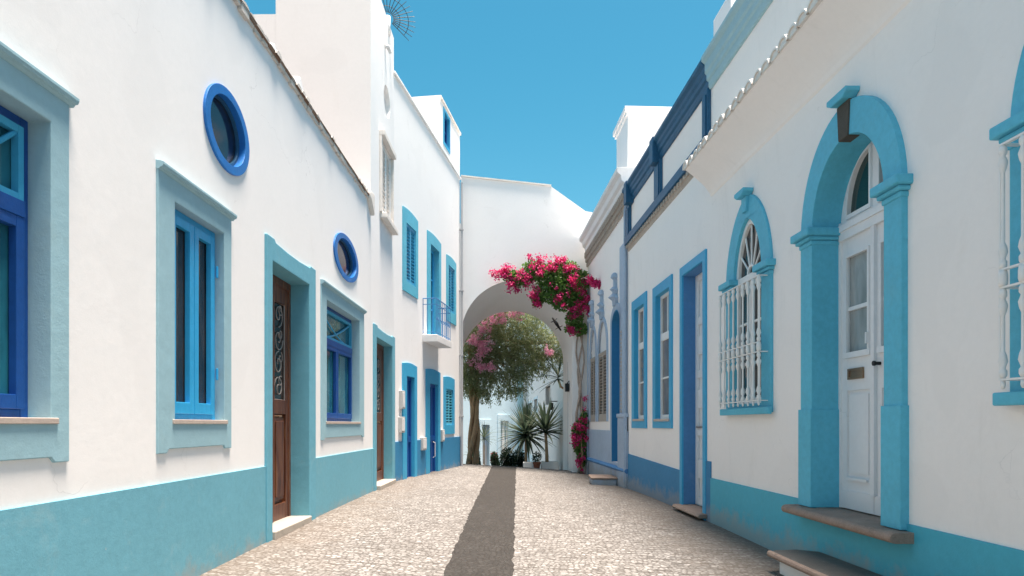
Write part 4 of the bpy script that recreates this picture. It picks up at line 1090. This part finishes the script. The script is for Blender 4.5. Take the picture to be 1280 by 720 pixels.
# bougainvillea over the arch
def pxA(px, py, off): y_ = 20.3-off; return ((px-640)/FPX*y_, y_, E+(530-py)/FPX*y_)
root = empty('bougainvillea', (1.9, 20.25, G(1.9, 20.2)), 0, label='crimson bougainvillea spilling over the top right of the white archway', cat='climbing plant')
ro = np.array(root.location)
bl_ = []
for (px, py, rx, ry, off) in ((652, 350, 16, 10, .3), (640, 345, 14, 8, .25), (668, 338, 18, 13, .35), (690, 345, 24, 17, .45), (705, 338, 20, 14, .4), (712, 358, 24, 18, .5), (690, 366, 18, 14, .4), (722, 375, 14, 18, .4),
                         (672, 372, 9, 14, .35), (704, 378, 16, 12, .4), (718, 398, 12, 12, .3), (725, 412, 10, 9, .25), (712, 411, 7, 7, .2), (735, 354, 10, 6, .3), (742, 352, 7, 4, .35), (726, 345, 10, 8, .4)):
    c = pxA(px, py, off); bl_.append((c[0]-ro[0], c[1]-ro[1], c[2]-ro[2], rx/FPX*20, .22 if rx > 9 else .15, ry/FPX*20))
P, Dd = blobpts(bl_, 12000)
leafmesh('foliage', [leaves(P, Dd+rng.normal(size=P.shape)*.8, .085, .055)], green, root)
fb = []
for (px, py, rx, ry, off) in ((626, 341, 17, 9, .38), (618, 343, 9, 6, .35), (635, 336, 8, 6, .35), (640, 352, 7, 9, .4), (650, 345, 8, 8, .45), (660, 352, 10, 12, .5), (668, 333, 12, 8, .5), (683, 340, 16, 9, .62), (695, 328, 14, 7, .5), (665, 322, 6, 4, .4), (676, 326, 7, 5, .45),
                              (704, 332, 14, 8, .6), (718, 340, 12, 8, .6), (715, 356, 9, 9, .7), (728, 352, 9, 7, .55), (731, 372, 7, 14, .55), (720, 385, 9, 10, .5), (690, 360, 8, 7, .65), (668, 366, 8, 12, .5), (672, 382, 5, 7, .4), (699, 372, 7, 6, .6), (706, 384, 6, 5, .55),
                              (712, 412, 7, 6, .35), (724, 418, 8, 4, .3), (716, 397, 6, 5, .4), (648, 362, 4, 4, .3), (637, 362, 3, 3, .3), (726, 362, 8, 6, .6), (710, 368, 5, 4, .65), (735, 385, 5, 10, .4)):
    c = pxA(px, py, off); fb.append((c[0]-ro[0], c[1]-ro[1], c[2]-ro[2], rx/FPX*20, .12, ry/FPX*20))
C, _ = blobpts(fb, 205)
fb2 = []
for (px, py, rx, ry) in ((745, 354, 6, 3), (750, 356, 2.5, 4), (738, 350, 4, 3)):
    c = pxA(px, py, 2.2); fb2.append((c[0]-ro[0], c[1]-ro[1], c[2]-ro[2], rx/FPX*18, .08, ry/FPX*18))
C2, _ = blobpts(fb2, 26); C = np.concatenate([C, C2], 0)
leafmesh('flowers', [flowers(C, .045, 24, .062)], magenta, root)
def wstem(px_list, r0, r1, mat, root, name='stem', n=8):
    pts = [Vector(pxA(*p))-Vector(ro) for p in px_list]
    k = len(pts); return MB().tube(pts, [r0+(r1-r0)*i/(k-1) for i in range(k)], n).build(name, mat, root, smooth=True)
m = MB()
for q in range(3):
    pts = [Vector(pxA(726+3*math.sin(i*.9+q*2)+2*q-3, 592-(592-415)*i/14, .12+.05*math.cos(i*.8+q*2)))-Vector(ro) for i in range(15)]
    m.tube(pts, [.045-.0015*i for i in range(15)], 7)
m.tube([Vector(pxA(*p))-Vector(ro) for p in ((722, 415, .12), (716, 380, .2), (700, 350, .25), (670, 340, .2), (640, 348, .15), (620, 343, .2))], [.04, .035, .03, .025, .018, .01], 7)
m.tube([Vector(pxA(*p))-Vector(ro) for p in ((700, 350, .25), (690, 330, .25), (700, 322, .3))], [.025, .02, .01], 6)
m.tube([Vector(pxA(*p))-Vector(ro) for p in ((724, 350, .4), (730, 347, 1.0), (738, 350, 2.1), (750, 357, 2.2))], [.02, .014, .01, .006], 6)
m.build('stem', paintflake, root, smooth=True)
# lower bougainvillea by the gothic house
root = empty('bougainvillea', (2.0, 20.0, G(2.0, 20.0)), 0, label='short pink bougainvillea growing low at the foot of the arch beside the pale blue pilaster', cat='climbing plant')
ro = np.array(root.location); bl_ = []; fb = []
for (px, py, rx, ry) in ((726, 548, 9, 26), (722, 540, 8, 14), (727, 570, 7, 14), (730, 525, 6, 14), (724, 556, 9, 12)):
    c = pxA(px, py, .35); bl_.append((c[0]-ro[0], c[1]-ro[1], c[2]-ro[2], rx/FPX*20, .12, ry/FPX*20))
P, Dd = blobpts(bl_, 3200)
leafmesh('foliage', [leaves(P, Dd+rng.normal(size=P.shape)*.8, .08, .05)], green, root)
for (px, py, rx, ry) in ((720, 552, 6, 12), (729, 528, 5, 14), (724, 535, 8, 10), (732, 505, 2, 10), (725, 575, 6, 10), (729, 592, 5, 8), (720, 545, 6, 8), (731, 548, 4, 14)):
    c = pxA(px, py, .45); fb.append((c[0]-ro[0], c[1]-ro[1], c[2]-ro[2], rx/FPX*20, .10, ry/FPX*20))
C, _ = blobpts(fb, 62)
leafmesh('flowers', [flowers(C, .035, 18, .055)], magenta, root)
MB().tube([(.02, -.1, -.1), (.05, -.15, .6), (0, -.1, 1.2), (.08, -.1, 1.8)], [.03, .025, .02, .012], 7).build('stem', bark, root, smooth=True)

# tree beyond the arch
tx, ty = -1.42, 23.6
root = empty('vine_tree', (tx, ty, G(tx, ty)), 0, label='tree with braided brown trunk and drooping olive crown dotted with pink flowers, inside the archway', cat='tree')
m = MB(); gz = G(tx, ty)
Ht = E+2.6-gz
for q in range(4):
    ph = q*PI/2; pts = []; rr = []
    for i in range(25):
        t_ = i/24; a = ph+t_*5.0
        spread = .085+.07*abs(math.sin(t_*PI*1.5+.6)); pts.append((spread*math.cos(a)+.18*t_+.05*math.sin(5*t_), spread*math.sin(a)*.7, -.3+(Ht+.3)*t_)); rr.append((.088-.03*t_)*(1.1-.25*(q % 2)))
    m.tube(pts, rr, 9)
m.build('trunk', bark, root, smooth=True)
m = MB()
cl = [(.0, .0, 3.9, 1.0, .8, 1.0), (.9, 0, 4.6, 1.1, .9, .8), (1.7, 0, 4.4, 1.1, .9, .9), (.1, -.1, 4.6, .9, .7, .7), (2.4, .1, 4.1, .9, .7, .7), (1.1, 0, 3.7, 1.0, .7, .75), (1.9, 0, 3.6, .8, .6, .55), (.35, 0, 3.0, .6, .5, .5), (1.3, 0, 5.4, 1.5, 1, .8), (.6, -.2, 4.9, .9, .6, .6), (3.0, .1, 4.3, .5, .5, .5), (-.3, 0, 3.3, .5, .5, .7), (1.3, 0, 3.05, .8, .5, .45), (.0, -.35, 3.2, .6, .4, .6), (.75, -.1, 2.95, .7, .5, .5), (1.6, 0, 3.1, .6, .5, .45), (-.1, -.3, 3.9, .6, .5, .7), (.5, -.3, 3.7, .8, .4, .7)]
for c in cl:
    s_ = Vector((.18, 0, Ht-.3)); e_ = Vector(c[:3]); mid = (s_+e_)/2+Vector((0, 0, .25))
    m.tube([s_, mid, e_], [.06, .04, .012], 6)
    for k in range(5):
        p_ = mid.lerp(e_, random.random()); q_ = e_+Vector((random.uniform(-1, 1)*c[3]*.8, random.uniform(-1, 1)*c[4]*.8, random.uniform(-1, .7)*c[5]*.8)); m.tube([p_, (p_+q_)/2+Vector((0, 0, .1)), q_], [.018, .012, .004], 5)
m.build('branches', bark, root, smooth=True)
# clumps of leaves on the surface of the lobes, with drooping sprays
groups = []
cc, cd = blobpts(cl, 700)
for c_, d_ in zip(cc, cd):
    k = int(rng.integers(45, 85)); s_ = rng.uniform(.08, .2)
    P = c_+rng.normal(size=(k, 3))*np.array([s_, s_, s_*.9]); groups.append(leaves(P, d_+rng.normal(size=P.shape)*.7+np.array([0, 0, -.5]), rng.uniform(.06, .11, k), rng.uniform(.02, .04, k)))
spr = []
for i in range(520):                       # hanging twigs under the crown
    c = cl[int(rng.integers(0, len(cl)))]; a = rng.uniform(0, 2*PI); rr = rng.uniform(.3, 1.0)
    p = np.array([c[0]+c[3]*rr*math.cos(a), c[1]+c[4]*rr*math.sin(a), c[2]-c[5]*math.sqrt(max(0, 1-rr*rr))*.8])
    ln = rng.uniform(.15, .55); k = int(ln*70); t_ = rng.random((k, 1))
    P = p+np.concatenate([rng.normal(size=(k, 1))*.035+t_*rng.normal()*.1, rng.normal(size=(k, 1))*.035, -t_*ln], 1)
    groups.append(leaves(P, np.array([0, 0, -1.])+rng.normal(size=P.shape)*.6, .08, .025))
leafmesh('crown', groups, olive, root)
fb = []
for (px, py, rx, ry) in ((606, 412, 8, 8), (615, 400, 6, 6), (598, 428, 9, 7), (605, 438, 7, 6), (590, 424, 5, 5), (625, 392, 9, 4), (645, 392, 7, 4), (598, 445, 4, 5), (600, 458, 6, 4), (612, 430, 4, 4), (686, 438, 7, 4), (628, 402, 4, 4), (590, 452, 4, 4), (650, 398, 4, 3), (613, 458, 6, 5)):
    d__ = 22.75; c = ((px-640)/FPX*d__, d__, E+(530-py)/FPX*d__); fb.append((c[0]-tx, c[1]-ty, c[2]-gz, rx*1.35/FPX*d__, .15, ry*1.35/FPX*d__))
C, _ = blobpts(fb, 190)
leafmesh('flowers', [flowers(C, .04, 16, .06)], pink, root)

# yuccas: blades as long folded strips
def blades(n, L, wd, el0, el1, droop, rot0=0):
    mb = MB()
    for i in range(n):
        a = i*2.39996+rot0+random.uniform(-.1, .1); t = (i+.5)/n
        el = R(el0+(el1-el0)*t+random.uniform(-8, 8)); l = L*random.uniform(.8, 1.1)
        pts = []
        for k in range(6):
            u = k/5; e_ = el-droop*u*u*(1-t)
            pts.append((u, e_))
        x = z = 0; prev = None; vs = []
        h = Vector((math.cos(a), math.sin(a), 0)); s_ = Vector((-math.sin(a), math.cos(a), 0))
        p_ = Vector((0, 0, .12*t*L)); 
        for k, (u, e_) in enumerate(pts):
            if k: p_ = p_+(h*math.cos(e_)+Vector((0, 0, math.sin(e_))))*l/5
            w = wd*(1-u**2.2)*(.6+.4*min(1, u*3))+.001
            upv = (-h*math.sin(e_)+Vector((0, 0, math.cos(e_))))
            vs += [p_-s_*w/2+upv*w*.25, p_, p_+s_*w/2+upv*w*.25]
        mb.add(vs, [(k*3+j, k*3+j+1, (k+1)*3+j+1, (k+1)*3+j) for k in range(5) for j in range(2)])
    return mb
def yucca(px, base_y, depth, crown_py, L, n, label, tr=.05, pot=None, lean=0, el=(-25, 85), wd=.05, droop=.5):
    x = (px-640)/FPX*depth; g = G(x, depth); zc = E+(530-crown_py)/FPX*depth-g
    root = empty('yucca', (x, depth, g), 0, label=label, cat='plant', group='yuccas beyond the archway')
    ph = .0 if not pot else pot
    m = MB(); m.tube([(0, 0, ph-.05), (lean*.4, 0, ph+(zc-ph)*.5), (lean, 0, zc)], [tr*1.2, tr, tr*.9], 10)
    m.build('trunk', bark, root, smooth=True)
    mb = blades(n, L, wd, el[0], el[1], droop); b = mb.build('leaves', yuccag, root, recalc=False)
    b.location = (lean, 0, zc)
    return root
yucca(657.5, 0, 26, 546, 1.28, 150, 'largest yucca with dense round spray of blades behind the white planter', .055, wd=.10, el=(-35, 88))
yucca(684, 0, 25.4, 541, 1.2, 85, 'tall yucca with bare reddish trunk in the white planter by the right wall', .06, pot=.3, lean=-.06, el=(-10, 80), wd=.105, droop=.35)
yucca(605, 0, 26.5, 549, .66, 60, 'smallest yucca with slim stem beside the tree trunk', .025, wd=.03, el=(-20, 88))
yucca(590.5, 0, 25.5, 570, .45, 36, 'low stemless yucca tucked against the right side of the tree trunk', .03, wd=.045, el=(0, 80))
# corner palm fronds leaning out of the right wall, high up
x = (700-640)/FPX*24.2
root = empty('spiky_palm', (1.60, 23.6, E+1.55), 0, label='spray of arching palm blades leaning out from the right wall under the arch', cat='plant')
mb = blades(26, 1.05, .06, -35, 60, .2); mb.build('leaves', yuccag, root, recalc=False)
MB().tube([(0, 0, 0), (.1, .1, -.25), (.2, .2, -.3)], .04, 8).build('trunk', bark, root)
# planters
def planter(px0, px1, py_top, depth, h, label):
    x0, x1 = (px0-640)/FPX*depth, (px1-640)/FPX*depth; xc = (x0+x1)/2; zt = E+(530-py_top)/FPX*depth
    g = zt-h
    root = empty('planter', (xc, depth, g), 0, label=label, cat='planter')
    w = (x1-x0)/2
    m = MB(); m.prism(rect(-w, w, 0, h), -.25, -.21); m.prism(rect(-w, w, 0, h), .21, .25); m.box(-w, -w+.04, -.21, .21, 0, h); m.box(w-.04, w, -.21, .21, 0, h)
    m.build('box', white, root, bev=.008); MB().box(-w+.041, w-.041, -.209, .209, .02, h-.04).build('soil', soil, root)
planter(654, 671, 577.5, 25.2, .62, 'shorter white box planter in front of the largest yucca')
planter(676, 698.5, 577, 25.4, .62, 'wider white box planter holding the tall yucca')
x = (671-640)/FPX*24.9; g = E-(577-530)/FPX*24.9-.38
root = empty('flower_pot', (x, 24.9, g), 0, label='small terracotta pot between the two white planters', cat='pot')
MB().lathe([(.09, 0), (.135, .30), (.15, .30), (.15, .37), (.12, .37), (.11, .32)], (0, 0, 0), 18).build('pot', terracotta, root)
P, Dd = blobpts([(0, 0, .55, .18, .15, .22)], 260)
leafmesh('foliage', [leaves(P, Dd, .09, .03)], darkgreen, root)
for (px, py, rx, ry, dep, lab, fl) in ((634, 573, 10, 14, 26.4, 'round dark shrub in the middle of the view through the arch', 0), (649, 574, 10, 13, 26.8, 'dark shrub just left of the largest yucca', 0), (618, 574, 5, 10, 26.0, 'small shrub with dull red tips right of the slim yucca', 1), (594, 574, 6, 16, 26.6, 'leafy dark shrub behind the braided trunk', 0)):
    x = (px-640)/FPX*dep; z = E+(530-py)/FPX*dep; g = G(x, dep)
    root = empty('shrub', (x, dep, g), 0, label=lab, cat='shrub', group='dark shrubs beyond the archway')
    rz = ry/FPX*dep; zc = z-g
    P, Dd = blobpts([(0, 0, zc, rx/FPX*dep, .3, rz), (.1, 0, zc*.5, rx/FPX*dep*.8, .3, zc*.5)], 1500)
    leafmesh('foliage', [leaves(P, Dd+rng.normal(size=P.shape)*.6, .10, .045)], darkgreen, root)
    MB().tube([(0, 0, -.05), (.03, 0, zc*.5), (0, 0, zc)], [.03, .02, .01], 6).build('stem', bark, root)
    if fl: C, _ = blobpts([(0, -.1, zc+.1, .15, .1, .2)], 14); leafmesh('flowers', [flowers(C, .03, 10, .05)], leafmat('dull_red_petals', [(.20, .05, .05), (.3, .08, .08)]), root)

# ------------------------------------------------------------------ light, sky, camera
EL, AZ = 82.5, 62.0                       # sun height; degrees to the right of straight behind the camera
sv = Vector((math.sin(R(AZ))*math.cos(R(EL)), -math.cos(R(AZ))*math.cos(R(EL)), math.sin(R(EL))))
ld = bpy.data.lights.new('sun', 'SUN'); ld.energy = 2.9; ld.angle = R(20); ld.color = (1, .935, .87)
lo = bpy.data.objects.new('sun', ld); COL.objects.link(lo); lo.rotation_euler = (-sv).to_track_quat('-Z', 'Y').to_euler()
w = bpy.data.worlds.new('World'); scene.world = w; w.use_nodes = True
nt = w.node_tree; bg = nt.nodes['Background']; sky = nt.nodes.new('ShaderNodeTexSky'); sky.sky_type = 'NISHITA'; sky.sun_disc = False
sky.sun_elevation = R(EL); sky.sun_rotation = math.atan2(sv.x, sv.y); sky.air_density = 1.0; sky.dust_density = 1.2; sky.ozone_density = 1.0
hs = nt.nodes.new('ShaderNodeHueSaturation'); hs.inputs['Hue'].default_value = .468; hs.inputs['Saturation'].default_value = 1.5; hs.inputs['Value'].default_value = .76
nt.links.new(sky.outputs[0], hs.inputs['Color']); nt.links.new(hs.outputs[0], bg.inputs[0]); bg.inputs[1].default_value = .05
cam = bpy.data.cameras.new('camera'); co = bpy.data.objects.new('camera', cam); COL.objects.link(co)
co.location = (0, 0, E); co.rotation_euler = (R(90), 0, 0)
cam.sensor_width = 36; cam.lens = FPX/1280*36; cam.shift_y = 170/1280; cam.clip_end = 2000; cam.clip_start = .05
scene.camera = co
vs_ = scene.view_settings; vs_.view_transform = 'Standard'; vs_.look = 'None'; vs_.use_white_balance = True; vs_.white_balance_temperature = 7250; vs_.white_balance_tint = 14
vs_.exposure = 2.36
scene.cycles.max_bounces = 12; scene.cycles.diffuse_bounces = 8; vs_.gamma = 1
